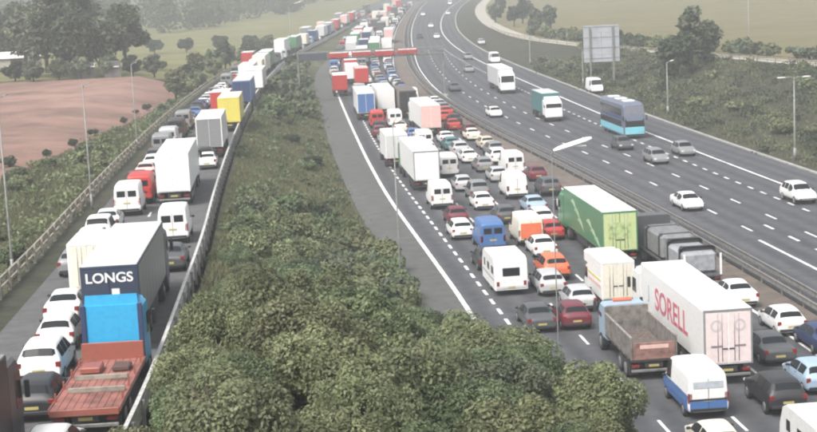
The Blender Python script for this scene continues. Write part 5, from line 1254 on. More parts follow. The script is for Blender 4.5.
 ('l','suv','silver',-26.23,528.35,'silver off-roader, 33rd beyond the red gantry in the slip road left lane',{}),
 ('l','rigid','white',-26.07,535.21,'white box lorry, 34th beyond the red gantry in the slip road left lane',{'roof': 'white', 'rear': 'pink', 'cab': 'white'}),
 ('l','saloon','white',-25.62,548.02,'white saloon, 35th beyond the red gantry in the slip road left lane',{}),
 ('l','hatchback','dark_grey',-25.34,556.78,'dark grey hatchback, 36th beyond the red gantry in the slip road left lane',{}),
 ('l','hatchback','white',-24.91,565.44,'white hatchback, 37th beyond the red gantry in the slip road left lane',{}),
 ('l','minivan','white',-24.69,573.19,'white people carrier, 38th beyond the red gantry in the slip road left lane',{}),
 ('l','saloon','dark_grey',-24.57,581.92,'dark grey saloon, 39th beyond the red gantry in the slip road left lane',{}),
 ('l','suv','white',-23.95,591.19,'white off-roader, 40th beyond the red gantry in the slip road left lane',{}),
 ('l','hatchback','cream',-23.69,600.05,'cream hatchback, 41st beyond the red gantry in the slip road left lane',{}),
 ('l','van','red',-23.53,608.75,'red van, 42nd beyond the red gantry in the slip road left lane',{}),
 ('l','artic','pale_grey',-23.34,617.00,'pale grey articulated lorry, 43rd beyond the red gantry in the slip road left lane',{'roof': 'white', 'rear': 'grey', 'cab': 'white'}),
 ('l','saloon','dark_grey',-22.47,637.59,'dark grey saloon, 44th beyond the red gantry in the slip road left lane',{}),
 ('l','suv','beige',-22.23,645.45,'beige off-roader, 45th beyond the red gantry in the slip road left lane',{}),
 ('l','estate','grey',-21.68,654.36,'grey estate, 46th beyond the red gantry in the slip road left lane',{}),
 ('l','hatchback','black',-21.40,664.59,'black hatchback, 47th beyond the red gantry in the slip road left lane',{}),
 ('l','hatchback','grey',-21.10,672.98,'grey hatchback, 48th beyond the red gantry in the slip road left lane',{}),
 ('l','van','silver',-20.90,680.29,'silver van, 49th beyond the red gantry in the slip road left lane',{}),
 ('l','saloon','black',-20.48,690.96,'black saloon, 50th beyond the red gantry in the slip road left lane',{}),
 ('l','suv','silver',-20.12,701.38,'silver off-roader, 51st beyond the red gantry in the slip road left lane',{}),
 ('l','van','silver',-19.56,712.13,'silver van, 52nd beyond the red gantry in the slip road left lane',{}),
 ('l','hatchback','white',-19.33,723.43,'white hatchback, 53rd beyond the red gantry in the slip road left lane',{}),
 ('l','saloon','grey',-19.06,732.89,'grey saloon, 54th beyond the red gantry in the slip road left lane',{}),
 ('l','estate','blue',-18.39,743.78,'blue estate, 55th beyond the red gantry in the slip road left lane',{}),
 ('l','suv','dark_grey',-18.04,751.91,'dark grey off-roader, 56th beyond the red gantry in the slip road left lane',{}),
 ('l','estate','white',-21.16,176.90,'white estate, 5th counting back from the gantry in the slip road right lane',{}),
 ('l','rigid','red',-22.95,201.33,'red box lorry, 4th counting back from the gantry in the slip road right lane',{'roof': 'white', 'rear': 'red', 'cab': 'grey'}),
 ('l','hatchback','grey',-23.25,212.35,'grey hatchback, 3rd counting back from the gantry in the slip road right lane',{}),
 ('l','saloon','silver',-24.75,236.75,'silver saloon, 2nd counting back from the gantry in the slip road right lane',{}),
 ('l','estate','dark_grey',-24.69,242.67,'dark grey estate, 1st counting back from the gantry in the slip road right lane',{}),
 ('l','artic','white',-25.87,267.31,'white articulated lorry, 1st beyond the red gantry in the slip road right lane',{'roof': 'white', 'rear': 'white', 'cab': 'grey'}),
 ('l','estate','white',-26.49,286.05,'white estate, 2nd beyond the red gantry in the slip road right lane',{}),
 ('l','rigid','cream',-26.49,292.78,'cream box lorry, 3rd beyond the red gantry in the slip road right lane',{'roof': 'white', 'rear': 'cream', 'cab': 'blue'}),
 ('l','artic','cream',-26.85,304.09,'cream articulated lorry, 4th beyond the red gantry in the slip road right lane',{'roof': 'white', 'rear': 'cream', 'cab': 'white'}),
 ('l','artic','green',-27.25,321.66,'green articulated lorry, 5th beyond the red gantry in the slip road right lane',{'roof': 'white', 'rear': 'green', 'cab': 'grey'}),
 ('l','saloon','dark_grey',-27.60,340.99,'dark grey saloon, 6th beyond the red gantry in the slip road right lane',{}),
 ('l','saloon','dark_grey',-27.59,347.05,'dark grey saloon, 7th beyond the red gantry in the slip road right lane',{}),
 ('l','van','dark_grey',-27.51,354.11,'dark grey van, 8th beyond the red gantry in the slip road right lane',{}),
 ('l','van','white',-27.55,360.95,'white van, 9th beyond the red gantry in the slip road right lane',{}),
 ('l','van','silver',-27.27,370.83,'silver van, 10th beyond the red gantry in the slip road right lane',{}),
 ('l','artic','green',-26.96,401.52,'green articulated lorry, 11th beyond the red gantry in the slip road right lane',{'roof': 'white', 'rear': 'green', 'cab': 'grey'}),
 ('l','hatchback','silver',-26.03,420.34,'silver hatchback, 12th beyond the red gantry in the slip road right lane',{}),
 ('l','rigid','cream',-25.87,426.24,'cream box lorry, 13th beyond the red gantry in the slip road right lane',{'roof': 'white', 'rear': 'cream', 'cab': 'red'}),
 ('l','saloon','dark_blue',-25.33,438.68,'dark blue saloon, 14th beyond the red gantry in the slip road right lane',{}),
 ('l','van','pale_blue',-25.20,446.32,'pale blue van, 15th beyond the red gantry in the slip road right lane',{}),
 ('l','rigid','blue',-24.79,453.59,'blue box lorry, 16th beyond the red gantry in the slip road right lane',{'roof': 'pale_grey', 'rear': 'dark_blue', 'cab': 'white'}),
 ('l','hatchback','silver',-24.34,466.03,'silver hatchback, 17th beyond the red gantry in the slip road right lane',{}),
 ('l','saloon','white',-24.22,473.64,'white saloon, 18th beyond the red gantry in the slip road right lane',{}),
 ('l','artic','white',-23.70,480.80,'white articulated lorry, 19th beyond the red gantry in the slip road right lane',{'roof': 'white', 'rear': 'pale_grey', 'cab': 'blue'}),
 ('l','rigid','blue',-22.95,499.19,'blue box lorry, 20th beyond the red gantry in the slip road right lane',{'roof': 'pale_grey', 'rear': 'dark_blue', 'cab': 'white'}),
 ('l','artic','pale_grey',-22.77,512.12,'pale grey articulated lorry, 21st beyond the red gantry in the slip road right lane',{'roof': 'white', 'rear': 'grey', 'cab': 'red'}),
 ('l','saloon','white',-22.10,533.11,'white saloon, 22nd beyond the red gantry in the slip road right lane',{}),
 ('l','artic','red',-21.76,541.85,'red articulated lorry, 23rd beyond the red gantry in the slip road right lane',{'roof': 'white', 'rear': 'red', 'cab': 'red'}),
 ('l','saloon','silver',-21.18,561.14,'silver saloon, 24th beyond the red gantry in the slip road right lane',{}),
 ('l','estate','white',-20.91,570.14,'white estate, 25th beyond the red gantry in the slip road right lane',{}),
 ('l','suv','black',-20.61,579.18,'black off-roader, 26th beyond the red gantry in the slip road right lane',{}),
 ('l','artic','white',-20.17,589.78,'white articulated lorry, 27th beyond the red gantry in the slip road right lane',{'roof': 'white', 'rear': 'pink', 'cab': 'white'}),
 ('l','estate','blue',-19.37,612.20,'blue estate, 28th beyond the red gantry in the slip road right lane',{}),
 ('l','artic','red',-18.76,621.16,'red articulated lorry, 29th beyond the red gantry in the slip road right lane',{'roof': 'white', 'rear': 'red', 'cab': 'white'}),
 ('l','van','white',-18.12,642.38,'white van, 30th beyond the red gantry in the slip road right lane',{}),
 ('l','suv','white',-17.82,652.80,'white off-roader, 31st beyond the red gantry in the slip road right lane',{}),
 ('l','minivan','maroon',-17.57,662.80,'maroon people carrier, 32nd beyond the red gantry in the slip road right lane',{}),
 ('l','saloon','dark_grey',-17.15,673.84,'dark grey saloon, 33rd beyond the red gantry in the slip road right lane',{}),
 ('l','suv','red',-16.87,682.92,'red off-roader, 34th beyond the red gantry in the slip road right lane',{}),
 ('l','saloon','silver',-16.34,694.71,'silver saloon, 35th beyond the red gantry in the slip road right lane',{}),
 ('l','van','beige',-15.66,706.28,'beige van, 36th beyond the red gantry in the slip road right lane',{}),
 ('l','suv','silver',-15.43,714.94,'silver off-roader, 37th beyond the red gantry in the slip road right lane',{}),
 ('l','hatchback','black',-15.10,725.15,'black hatchback, 38th beyond the red gantry in the slip road right lane',{}),
 ('l','artic','dark_grey',-14.86,734.65,'dark grey articulated lorry, 39th beyond the red gantry in the slip road right lane',{'roof': 'grey', 'rear': 'dark_grey', 'cab': 'grey'}),
 ('l','van','black',-14.06,756.15,'black van, 40th beyond the red gantry in the slip road right lane',{}),
]
COLS.update(dict(pale_pink=(.68,.58,.57), lime=(.45,.52,.26), cyan=(.2,.5,.6)))
def lod_of(y): return 0 if y < 150 else (1 if y < 270 else 2)
PROTO = {}
GROUPS = {'q': 'vehicles queueing on the centre carriageway', 'l': 'vehicles queueing on the slip road', 'o': 'vehicles approaching on the flowing carriageway'}
CATS = dict(hatchback='car', saloon='car', estate='car', suv='car', van='van', minivan='car', artic='lorry', rigid='lorry', luton='van', caravan='caravan', tipper='lorry', flatbed='lorry', lowloader='lorry', coach='coach')
def slope_at(road, x, y):
    if road == 'l': return sl(f_LB, y)
    fa, fb = (f_E, f_M) if road == 'q' else (f_M, f_K)
    t = max(0., min(1., (x - fa(y)) / (fb(y) - fa(y)))); return sl(fa, y) * (1 - t) + sl(fb, y) * t
BUILT = {}
def build_vehicle(kind, col, lod, opt):
    if kind in P: return make_car(kind, col, lod, opt.get('opt', ()))[0]
    if kind == 'artic': return make_artic(col, lod, **opt)[0]
    if kind == 'rigid': return make_rigid(col, lod, **opt)[0]
    if kind == 'luton': return make_luton(col, lod)[0]
    if kind == 'caravan': return make_caravan(col, lod)[0]
    return {'tipper': make_tipper, 'flatbed': make_flatbed, 'lowloader': make_lowloader, 'coach': make_coach}[kind](lod)[0]
for (road, kind, col, x, y, label, opt) in VEHICLES:
    lod = lod_of(y); key = (kind, col, lod, repr(sorted(opt.items())))
    if key not in PROTO: PROTO[key] = root = build_vehicle(kind, col, lod, opt)
    else: root = copy_tree(PROTO[key])
    s = slope_at(road, x, y); z = f_ZL(y) if road == 'l' else 0.
    root.location = (x, y, z + .003)
    root.rotation_euler = (math.atan(sl(f_ZL, y + 5)) if road == 'l' else 0., 0, -math.atan(s) + (math.pi if road == 'o' else 0))
    tag(root, label, CATS[kind], GROUPS[road]); BUILT[label] = root
# lettering on lorries
def find(s): return next(o for l, o in BUILT.items() if s in l)
t_ = find('red lettering'); me = text_mesh('SORELL', 1.75, plain('letter_red', (.52, .13, .17), .6, dirt=.35, scale=5), bold=.03)
o = link('lettering', me, t_); o.location = (-1.272, 6.6, 2.5); o.rotation_euler = (R(90), 0, R(-90)); o.scale = (1.2, 1, 1)
me = text_mesh('J', 1.1, plain('letter_blue', (.25, .3, .42), .6)); o = link('emblem', me, t_); o.location = (-1.272, 11.6, 2.6); o.rotation_euler = (R(90), 0, R(-90))
for sx in (-.6, .6):
    ring = MB(); n = 20
    for k in range(n):
        a0, a1 = 2 * math.pi * k / n, 2 * math.pi * (k + 1) / n
        ring.quad(*[(sx + rr * math.cos(a), -.036, 3.15 + rr * math.sin(a)) for rr, a in ((.2, a0), (.2, a1), (.32, a1), (.32, a0))])
    ring.build('emblem', plain('faint_emblem', (.5, .44, .46), .6), t_)
    MB().box(sx, -.037, 2.1, .6, .02, .1).build('warning_strip', plain('strip_dark', (.2, .17, .18), .6), t_)
t_ = find('navy rear'); me = text_mesh('LONGS', .64, plain('letter_white', (.75, .75, .74), .6), bold=.012)
o = link('lettering', me, t_); o.location = (0, -.05, 3.45); o.rotation_euler = (R(90), 0, 0); o.scale = (1.0, .95, 1)
MB().box(.25, -.036, 2.82, .34, .02, .3, .005).build('emblem', PLATE_W, t_)
t_ = find('green articulated'); sw = plain('swoosh_pale', (.38, .5, .33), .6)
for i, (yy, zz) in enumerate(((10.6, 3.3), (9.4, 2.8), (8.3, 2.2), (5.2, 2.6), (3.9, 2.1), (2.7, 1.7))):
    mb = MB(); n = 8
    for k in range(n):
        a, b = k / n, (k + 1) / n; f_ = lambda t: (yy - 2.2 * t, zz - .7 * t + .35 * math.sin(t * 3.1)); tk = lambda t: .22 * math.sin(math.pi * min(.97, max(.06, t)))
        (ya, za), (yb, zb) = f_(a), f_(b)
        mb.quad((-1.268, ya, za - tk(a)), (-1.268, yb, zb - tk(b)), (-1.268, yb, zb + tk(b)), (-1.268, ya, za + tk(a)))
    mb.build('swoosh', sw, t_)
MB().box(0, -.036, 2.6, 1.7, .02, 1.2, .005).build('rear_poster', plain('poster_lime', (.36, .45, .2), .6, dirt=.35, scale=4), t_)

# ------------------------------------------------------------------ vegetation
def leaf_mesh(name, mat, seed, rx, ry, rz, lobes, n, leaf, zc=None, squash=.75, tip=0.0):
    """leaf-sized faces scattered through clumps of an uneven crown"""
    rs = np.random.RandomState(seed); zc = rz if zc is None else zc
    u = rs.normal(size=(lobes, 3)); u /= np.linalg.norm(u, axis=1)[:, None]; rad = rs.uniform(.35, .95, lobes)[:, None]
    c = u * rad * np.array([rx, ry, rz]) * .8; c[:, 2] = np.abs(c[:, 2]) * .9 - rz * .25 if squash < 1 else c[:, 2]
    if tip: c[:, :2] *= (1 - tip * np.clip((c[:, 2:3] + rz) / (2 * rz), 0, 1))
    lr = rs.uniform(.22, .42, lobes) * min(rx, rz) * (1.25 if lobes < 30 else 1.0)
    li = rs.randint(0, lobes, n); d = rs.normal(size=(n, 3)); d /= np.linalg.norm(d, axis=1)[:, None]
    rr = rs.uniform(.45, 1.0, n) ** .5
    pos = c[li] + d * (lr[li] * rr)[:, None] * np.array([1, 1, .8]); pos[:, 2] += zc
    keep = pos[:, 2] > .05; pos, d, li = pos[keep], d[keep], li[keep]; n = len(pos)
    nr = d * .6 + rs.normal(size=(n, 3)) * .5 + np.array([0, 0, .85]); nr /= np.linalg.norm(nr, axis=1)[:, None]
    a = np.cross(nr, rs.normal(size=(n, 3))); a /= np.linalg.norm(a, axis=1)[:, None]; b = np.cross(nr, a)
    s = (leaf * rs.uniform(.6, 1.35, n))[:, None]
    v = np.stack([pos - a * s, pos - b * s * .55, pos + a * s, pos + b * s * .55], 1).reshape(-1, 3)
    m = bpy.data.meshes.new(name); m.from_pydata(v.tolist(), [], np.arange(4 * n).reshape(n, 4).tolist()); m.materials.append(mat)
    tint = np.clip(rs.uniform(0, .55, lobes)[li] + rs.uniform(0, .5, n) ** 1.3, 0, 1)
    at = m.attributes.new('tint', 'FLOAT', 'FACE'); at.data.foreach_set('value', tint.astype(np.float32)); m.update()
    return m
def stem_mesh(name, seed, h, r, spread, n):
    rs = random.Random(seed); mb = MB()
    for k in range(n):
        a = 2 * math.pi * k / n + rs.uniform(-.4, .4); e = spread * rs.uniform(.5, 1)
        pts = [(.08 * math.cos(a), .08 * math.sin(a), -.25), (e * .25 * math.cos(a), e * .25 * math.sin(a), h * .4), (e * math.cos(a), e * math.sin(a), h * rs.uniform(.75, 1))]
        mb.tube(pts, [r, r * .7, r * .25], 6)
    return mb.mesh(name, BARK)
def tree_trunk(seed, h, r, rx):
    rs = random.Random(seed); mb = MB(); mb.tube([(0, 0, -.4), (.1, 0, h * .35), (-.05, .1, h * .7), (0, 0, h * .92)], [r, r * .8, r * .45, r * .12], 8)
    for k in range(7):
        a = rs.uniform(0, 6.28); z = h * rs.uniform(.3, .7); L_ = rx * rs.uniform(.5, .85)
        mb.tube([(0, 0, z), (L_ * .5 * math.cos(a), L_ * .5 * math.sin(a), z + h * .1), (L_ * math.cos(a), L_ * math.sin(a), z + h * .2)], [r * .4, r * .25, r * .08], 5)
    return mb.mesh('trunk', BARK)
SHRUB = {}
specs = {'olive': LEAF_OLIVE, 'green': LEAF_GREEN, 'blue': LEAF_BLUE, 'dry': LEAF_DRY, 'dark': LEAF_DARK}
def shrub_data(sp, var, cls):
    key = (sp, var, cls)
    if key not in SHRUB:
        n, leaf, lob = {'near': (27000, .044, 46), 'mid': (3600, .12, 22), 'far': (800, .24, 14)}[cls]
        SHRUB[key] = (leaf_mesh('crown', specs[sp], 100 + var * 17 + len(SHRUB), 1.5, 1.5, 1.15, lob, n, leaf, zc=.78), stem_mesh('stem', var + 5, 1.3, .06, .8, 5))
    return SHRUB[key]
def shrub(x, y, s, sp, label, group, cls, rnd, hz=1.0):
    cr, stm = shrub_data(sp, rnd.randint(0, 2), cls)
    root = empty('shrub', (x, y, gz(x, y)), rnd.uniform(0, 6.28)); root.scale = (s, s * rnd.uniform(.85, 1.15), s * hz); tag(root, label, 'shrub', group)
    link('crown', cr, root); link('stem', stm, root); return root
rv = random.Random(21)
# dense thicket in the foreground of the island and on the mound below the camera
def nth(n): return str(n) + ('th' if 10 <= n % 100 <= 20 else {1: 'st', 2: 'nd', 3: 'rd'}.get(n % 10, 'th'))
SPW = {'olive': 'olive green', 'green': 'fresh green', 'blue': 'grey green', 'dry': 'yellowish', 'dark': 'dark leaved'}
def by_rows(lst, depth, y0, text, from_='left'):
    """labels that count along rows of equal distance, so that each shrub can be pointed at"""
    rows = {}
    for o, sp in lst: rows.setdefault(int((o.location.y - y0) / depth), []).append((o.location.x, o, sp))
    for i, k in enumerate(sorted(rows)):
        for j, (x, o, sp) in enumerate(sorted(rows[k], key=lambda q: q[0])):
            o['label'] = SPW[sp] + ' ' + text % (nth(j + 1), nth(i + 1))
spots = []; lst = []
def try_spot(x, y, r):
    if all((x - a) ** 2 + (y - b) ** 2 > (r + c) ** 2 * .38 for a, b, c in spots): spots.append((x, y, r)); return True
    return False
for _ in range(2200):
    y = rv.uniform(40, 128); a, b = f_LB(y) + 2.6, f_V(y) - (.3 if y < 75 else .8)
    x = rv.uniform(a, b); t = (x - a) / (b - a)
    if y > 94 and rv.random() < (y - 94) / 36. * (1.2 - t * .6): continue
    if y < 46 and x > 7: continue
    s = rv.uniform(.95, 1.75) * (1.0 if t > .15 else .75)
    if y > 88: s *= .75
    if b - x < 1.0 and y > 75: s = min(s, 1.1)
    if not try_spot(x, y, s * 1.4): continue
    sp = rv.choices(['olive', 'green', 'blue', 'dry', 'dark'], [6, 4, 1.5, 1, .7])[0]
    lst.append((shrub(x, y, s, sp, 'x', 'shrubs of the foreground thicket', 'near' if y < 95 else 'mid', rv, hz=rv.uniform(1.0, 1.45)), sp))
by_rows(lst, 9, 42, 'shrub, %s from the left in the %s row of the foreground thicket'); n_thicket = len(lst)
# scattered shrubs on the grassy island behind the thicket
lst = []
for i, (x, y, s, sp) in enumerate(((-7.6, 131, 1.0, 'dark'), (-6.6, 134, .8, 'green'), (-10.5, 168, .8, 'green'), (-9.9, 172, .9, 'dark'), (-13.4, 190, .8, 'dark'), (-15.2, 214, .9, 'olive'), (-14.6, 232, 1.0, 'green'), (-12.0, 121, .7, 'olive'), (-9.0, 117, .8, 'olive'), (-4.8, 120, .8, 'green'), (-16.5, 205, .6, 'dry'), (-18.0, 224, .8, 'dark'))):
    lst.append((shrub(x, y, s, sp, 'x', 'lone shrubs on the island', 'mid', rv), sp))
for i, (o, sp) in enumerate(sorted(lst, key=lambda q: q[0].location.y)): o['label'] = SPW[sp] + ' lone shrub, ' + nth(i + 1) + ' beyond the thicket on the open island grass'
for i in range(16):
    y = 215 + i * 8.0; x = f_LB(y) + 2.2 + (f_V(y) - f_LB(y) - 4.4) * rv.random(); sp = rv.choice(['green', 'dark', 'blue'])
    shrub(x, y, rv.uniform(1.2, 2.0), sp, SPW[sp] + ' shrub, ' + nth(i + 1) + ' along the narrow far tip of the island', 'shrubs at the far tip of the island', 'far', rv, hz=1.2)
# left bank scrub
lst = []
for i in range(42):
    y = 72 + 190 * rv.random() ** 1.15; wb = w_bank(y); x = f_LF(y) - 2.2 - (wb - 1.2) * rv.random(); sp = rv.choices(['green', 'olive', 'dry', 'dark'], [5, 3, 2, 1])[0]
    lst.append((shrub(x, y, rv.uniform(.5, 1.05), sp, 'x', 'scrub on the left bank', 'mid' if y < 150 else 'far', rv, hz=.9), sp))
by_rows(lst, 22, 72, 'bush, %s from the left in %s band of the timber fence bank')
for i in range(9):
    y = 128 + i * 14 + rv.uniform(-4, 4); x = f_LF(y) - w_bank(y) - 2 - rv.random() * 1.5
    shrub(x, y, rv.uniform(.4, .75), 'dark', 'dark round bush, ' + nth(i + 1) + ' along the near edge of the ploughed field', 'bushes edging the ploughed field', 'mid', rv)
# right bank scrub
lst = []
for i in range(48):
    y = 140 + 190 * rv.random(); dd = d_track(y); x = f_K(y) + 3.5 + (dd - 5) * rv.random() ** .8; sp = rv.choices(['dry', 'olive', 'dark', 'blue'], [4, 4, 3, 2])[0]
    lst.append((shrub(x, y, rv.uniform(.7, 1.45), sp, 'x', 'scrub on the right bank', 'far' if y > 200 else 'mid', rv, hz=.95), sp))
by_rows(lst, 16, 140, 'bush, %s from the road in %s band of the bank below the track')
# hedge beyond the track
for i in range(44):
    y = 186 + i * 5.6; x = f_K(y) + d_track(y) + 7.5 + rv.uniform(-1, 1); sp = rv.choice(['dark', 'dark', 'blue', 'olive'])
    shrub(x, y, rv.uniform(1.4, 2.1), sp, SPW[sp] + ' hedge bush, ' + nth(i + 1) + ' from the right along the stubble field', 'hedge along the stubble field', 'far', rv, hz=1.05)
TREES = {}
def tree(x, y, h, rx, sp, label, group=None, narrow=0.):
    k = (sp, int(h), int(rx * 2), narrow)
    if k not in TREES:
        TREES[k] = (leaf_mesh('crown', specs[sp], len(TREES) * 7 + 3, rx, rx, h * .46, 34, 3600, .30 + h * .012, zc=h * .56, squash=1, tip=narrow), tree_trunk(len(TREES), h * (.8 if narrow else 1), .1 + h * .018, rx * (.35 if narrow else .8)))
    root = empty('tree', (x, y, gz(x, y)), rv.uniform(0, 6.28)); tag(root, label, 'tree', group); root.scale = (1, 1, rv.uniform(.92, 1.1))
    link('crown', TREES[k][0], root); link('trunk', TREES[k][1], root); return root
tree(47.5, 262, 13, 2.6, 'blue', 'slim grey green tree standing alone on the right bank by the side track', narrow=.75)
tree(44.5, 258, 8, 3.2, 'dark', 'bushy tree at the foot of the slim tree on the right bank')
tree(50.5, 266, 7.5, 3.0, 'blue', 'rounded tree to the right of the slim tree on the right bank')
for i in range(8):
    y = 430 + i * 22; x = f_K(y) + 12 + rv.random() * 14
    tree(x, y, rv.choice([7, 9]), 2.6, rv.choice(['dark', 'blue']), nth(i + 1) + ' far roadside tree right of the flowing carriageway near the top', 'far roadside trees on the right')
# copse beyond the ploughed field
for i, (x, y, h, rx, sp) in enumerate(((-52, 296, 13, 5.5, 'dark'), (-57, 300, 15, 6, 'dark'), (-62, 304, 16, 6, 'blue'), (-48, 300, 12, 5, 'blue'), (-55, 312, 17, 6.5, 'dark'), (-63, 318, 17, 6.5, 'dark'), (-84, 338, 14, 6, 'dark'), (-47, 316, 14, 5.5, 'dark'), (-90, 350, 14, 6, 'blue'), (-98, 345, 13, 6, 'dark'), (-75, 352, 18, 7, 'dark'), (-64, 350, 18, 7, 'dark'), (-86, 372, 18, 7, 'dark'), (-102, 380, 18, 7, 'blue'), (-118, 372, 15, 6.5, 'dark'), (-112, 400, 18, 7, 'dark'))):
    tree(x - 7, y, h, rx, sp, 'tree of the dark copse beyond the ploughed field, ' + nth(i + 1) + ' counting inwards from the hedge', 'trees of the copse')
for i in range(16):
    tree(-46 - i * 4.2 + rv.uniform(-1, 1), 293 + rv.uniform(-1, 4), 4, 2.4, rv.choice(['dark', 'blue', 'green']), 'hedgerow tree, ' + nth(i + 1) + ' from the slip road along the far field edge', 'hedgerow at the end of the ploughed field')
for i in range(16):
    y = 262 + i * 12 + rv.uniform(-3, 3); x = f_LF(y) - 3.2 - rv.random() * 3
    tree(x, y, rv.choice([4, 5, 6]), 2.1, rv.choice(['green', 'dark', 'olive']), 'small roadside tree, ' + nth(i + 1) + ' along the far stretch of the slip road', 'small trees along the slip road')
for i in range(8):
    tree(-44 - i * 9.5, 470 + i * 3 + rv.uniform(-6, 6), 5, 3.2, 'dark', 'distant hedge tree, ' + nth(i + 1) + ' from the road across the pale pasture', 'hedge across the pasture')
def hill_wood():
    """far wooded hillside that reads as one mass"""
    rs = np.random.RandomState(5); P_ = []; N_ = []; T_ = []
    for _ in range(330):
        y = 520 + 900 * rs.rand() ** 1.1; edge = np.interp(y, [430, 520, 700, 900, 1500], [-112, -100, -78, -50, 10])
        x = edge - 4 - (60 + .55 * y) * rs.rand() ** 1.3; h = rs.uniform(9, 17); rx = h * rs.uniform(.32, .5); n = 420
        dd = rs.normal(size=(n, 3)); dd /= np.linalg.norm(dd, axis=1)[:, None]; lob = 1 + .3 * np.sin(dd[:, 0:1] * 7 + rs.rand() * 6) * np.sin(dd[:, 1:2] * 6 + dd[:, 2:3] * 5)
        P_.append(np.array([x, y, gz(x, y) + h * .5]) + dd * lob * np.array([rx, rx, h * .52]) * rs.uniform(.8, 1, (n, 1))); N_.append(dd); T_.append(np.clip(rs.rand() * .5 + .5 * rs.rand(n), 0, 1))
    p = np.concatenate(P_); nr = np.concatenate(N_) + rs.normal(size=p.shape) * .5; nr /= np.linalg.norm(nr, axis=1)[:, None]; t = np.concatenate(T_); n = len(p)
    a_ = np.cross(nr, rs.normal(size=(n, 3))); a_ /= np.linalg.norm(a_, axis=1)[:, None]; b_ = np.cross(nr, a_); s = rs.uniform(.5, 1.0, n)[:, None]
    v = np.stack([p - a_ * s, p - b_ * s, p + a_ * s, p + b_ * s], 1).reshape(-1, 3)
    m = bpy.data.meshes.new('hill_wood'); m.from_pydata(v.tolist(), [], np.arange(4 * n).reshape(n, 4).tolist()); m.materials.append(LEAF_DARK)
    m.attributes.new('tint', 'FLOAT', 'FACE').data.foreach_set('value', t.astype(np.float32)); tag(link('hill_wood', m), 'hazy wooded hill along the top left behind the pasture', 'wood', kind='stuff')
hill_wood()

# farm buildings near the copse
def barn(x, y, L, W, h, rz, label, roofc):
    root = empty('barn', (x, y, gz(x, y)), rz); tag(root, label, 'barn')
    MB().box(0, 0, h / 2 - .3, L, W, h + .6).build('wall', plain('barn_wall', (.5, .48, .44), .8, dirt=.2), root)
    for s in (-1, 1): MB().quad(*[(a, s * b, z) for a, b, z in ((-L/2 - .3, W/2 + .4, h - .1), (L/2 + .3, W/2 + .4, h - .1), (L/2 + .3, 0, h + W * .22), (-L/2 - .3, 0, h + W * .22))]).build('roof', plain('barn_roof_' + roofc, (.62, .62, .6) if roofc == 'pale' else (.3, .3, .3), .6, dirt=.2), root)
    for s in (-1, 1): MB().quad((s * L/2, -W/2, h), (s * L/2, W/2, h), (s * L/2, 0, h + W * .22)).build('gable', plain('barn_wall', (.5, .48, .44), .8), root)
    MB().box(0, -W/2 - .02, 1.5, 3.0, .1, 3.0).build('door', plain('barn_door', (.1, .1, .1), .7), root)
BARN = ((-87, 366), (-57.5, 294), (-52.5, 293.5))
barn(*BARN[0], 10, 6, 3.0, .15, 'long white roofed barn left of the copse', 'pale')
barn(*BARN[1], 2.6, 2.4, 2.2, .1, 'small pale shed in the middle of the copse', 'pale')
barn(*BARN[2], 1.8, 2, 2.0, .0, 'little white hut at the foot of the copse trees', 'pale')

# grass: uncountable tufts, one object for each stretch of ground
def grass(name, label, fn, n, seed, hgt, mat=GRASSM):
    rs = random.Random(seed); v = []; f = []; tint = []
    for _ in range(n):
        x, y = fn(rs); z = gz(x, y); h = hgt * rs.uniform(.5, 1.3); t = rs.random()
        for k in range(3):
            a = rs.uniform(0, 6.28); w_ = hgt * .22; dx, dy = math.cos(a), math.sin(a); l_ = rs.uniform(-.5, .5) * h; b = rs.uniform(-.5, .5) * h
            i = len(v); v += [(x - dx * w_ + b, y - dy * w_, z - .05), (x + dx * w_ + b, y + dy * w_, z - .05), (x + l_ + b, y + l_ * .6, z + h)]; f.append((i, i + 1, i + 2)); tint.append(min(1, t * .8 + rs.random() * .2))
    m = bpy.data.meshes.new(name); m.from_pydata(v, [], f); m.materials.append(mat)
    m.attributes.new('tint', 'FLOAT', 'FACE').data.foreach_set('value', tint)
    tag(link(name, m), label, 'grass', kind='stuff')
def isl(rs):
    y = 95 + 190 * rs.random() ** 1.5; return f_LB(y) + 1.3 + (f_V(y) - f_LB(y) - 1.6) * rs.random(), y
def isl_near(rs):
    y = rs.uniform(46, 100); return f_LB(y) + 1.2 + (f_V(y) - f_LB(y) - 1.4) * rs.random(), y
def lbk(rs):
    y = 70 + 190 * rs.random() ** 1.4; return f_LF(y) - 1.5 - w_bank(y) * rs.random(), y
def rbk(rs):
    y = 130 + 190 * rs.random(); return f_K(y) + 1.2 + (d_track(y) - 1.6) * rs.random(), y
grass('island_grass', 'rough olive grass covering the island between slip road and paved strip', isl, 34000, 3, .26)
grass('thicket_grass', 'long grass between the foreground shrubs', isl_near, 9000, 4, .45)
grass('bank_grass', 'rough grass on the bank behind the timber fence', lbk, 18000, 5, .3)
grass('verge_grass', 'dry grass on the bank below the side track', rbk, 16000, 6, .36)

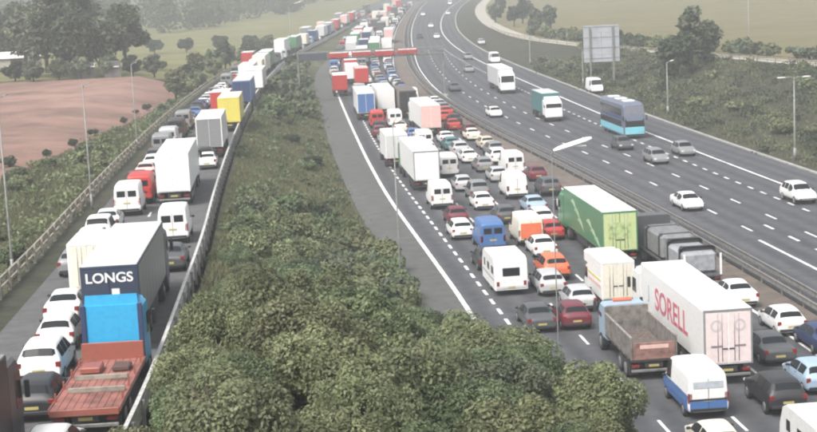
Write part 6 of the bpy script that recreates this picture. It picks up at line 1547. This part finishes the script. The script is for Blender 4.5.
def low_scrub(name, label, fn, n, seed, mat, per=70, sz=.9):
    rs = np.random.RandomState(seed); rr_ = random.Random(seed); P_ = []; T_ = []
    for _ in range(n):
        x, y = fn(rr_); z = gz(x, y); s = sz * rs.uniform(.5, 1.3)
        P_.append(np.array([x, y, z]) + np.abs(rs.normal(size=(per, 3))) * np.array([1, 1, .75]) * s * .6 * np.where(rs.rand(per, 3) < [.5, .5, 0], -1, 1)); T_.append(np.clip(rs.rand() * .5 + rs.rand(per) * .5, 0, 1))
    p = np.concatenate(P_); t = np.concatenate(T_); n_ = len(p)
    nr = rs.normal(size=(n_, 3)) + np.array([0, 0, .7]); nr /= np.linalg.norm(nr, axis=1)[:, None]
    a_ = np.cross(nr, rs.normal(size=(n_, 3))); a_ /= np.linalg.norm(a_, axis=1)[:, None]; b_ = np.cross(nr, a_); s_ = .17 * rs.uniform(.6, 1.4, n_)[:, None]
    v = np.stack([p - a_ * s_, p - b_ * s_ * .6, p + a_ * s_, p + b_ * s_ * .6], 1).reshape(-1, 3)
    m = bpy.data.meshes.new(name); m.from_pydata(v.tolist(), [], np.arange(4 * n_).reshape(n_, 4).tolist()); m.materials.append(mat)
    m.attributes.new('tint', 'FLOAT', 'FACE').data.foreach_set('value', t.astype(np.float32)); tag(link(name, m), label, 'scrub', kind='stuff')
low_scrub('right_bank_scrub', 'low brown green scrub covering the bank below the side track', rbk, 300, 31, LEAF_OLIVE)
low_scrub('bramble_patch', 'dark bramble patches on the bank below the side track', rbk, 330, 35, LEAF_DARK, per=90, sz=1.1)
low_scrub('left_bank_scrub', 'low green brambles covering the bank behind the timber fence', lbk, 300, 32, LEAF_GREEN, sz=.7)
low_scrub('island_scrub', 'low weeds dotted over the island grass', isl, 300, 33, LEAF_GREEN, per=60, sz=.6)
# ------------------------------------------------------------------ haze
HAZE = 0.0009
hm = bpy.data.materials.new('haze'); hm.use_nodes = True; ht = hm.node_tree; ht.nodes.clear()
vo = ht.nodes.new('ShaderNodeVolumePrincipled'); vo.inputs['Color'].default_value = (.56, .58, .59, 1); vo.inputs['Density'].default_value = HAZE; vo.inputs['Anisotropy'].default_value = .0
ho = ht.nodes.new('ShaderNodeOutputMaterial'); ht.links.new(vo.outputs[0], ho.inputs['Volume'])
hz = MB().box(100, 1885, 48, 5500, 3930, 106).build('haze', hm); tag(hz, kind='stuff', label='pale haze lying over the whole valley', cat='haze')
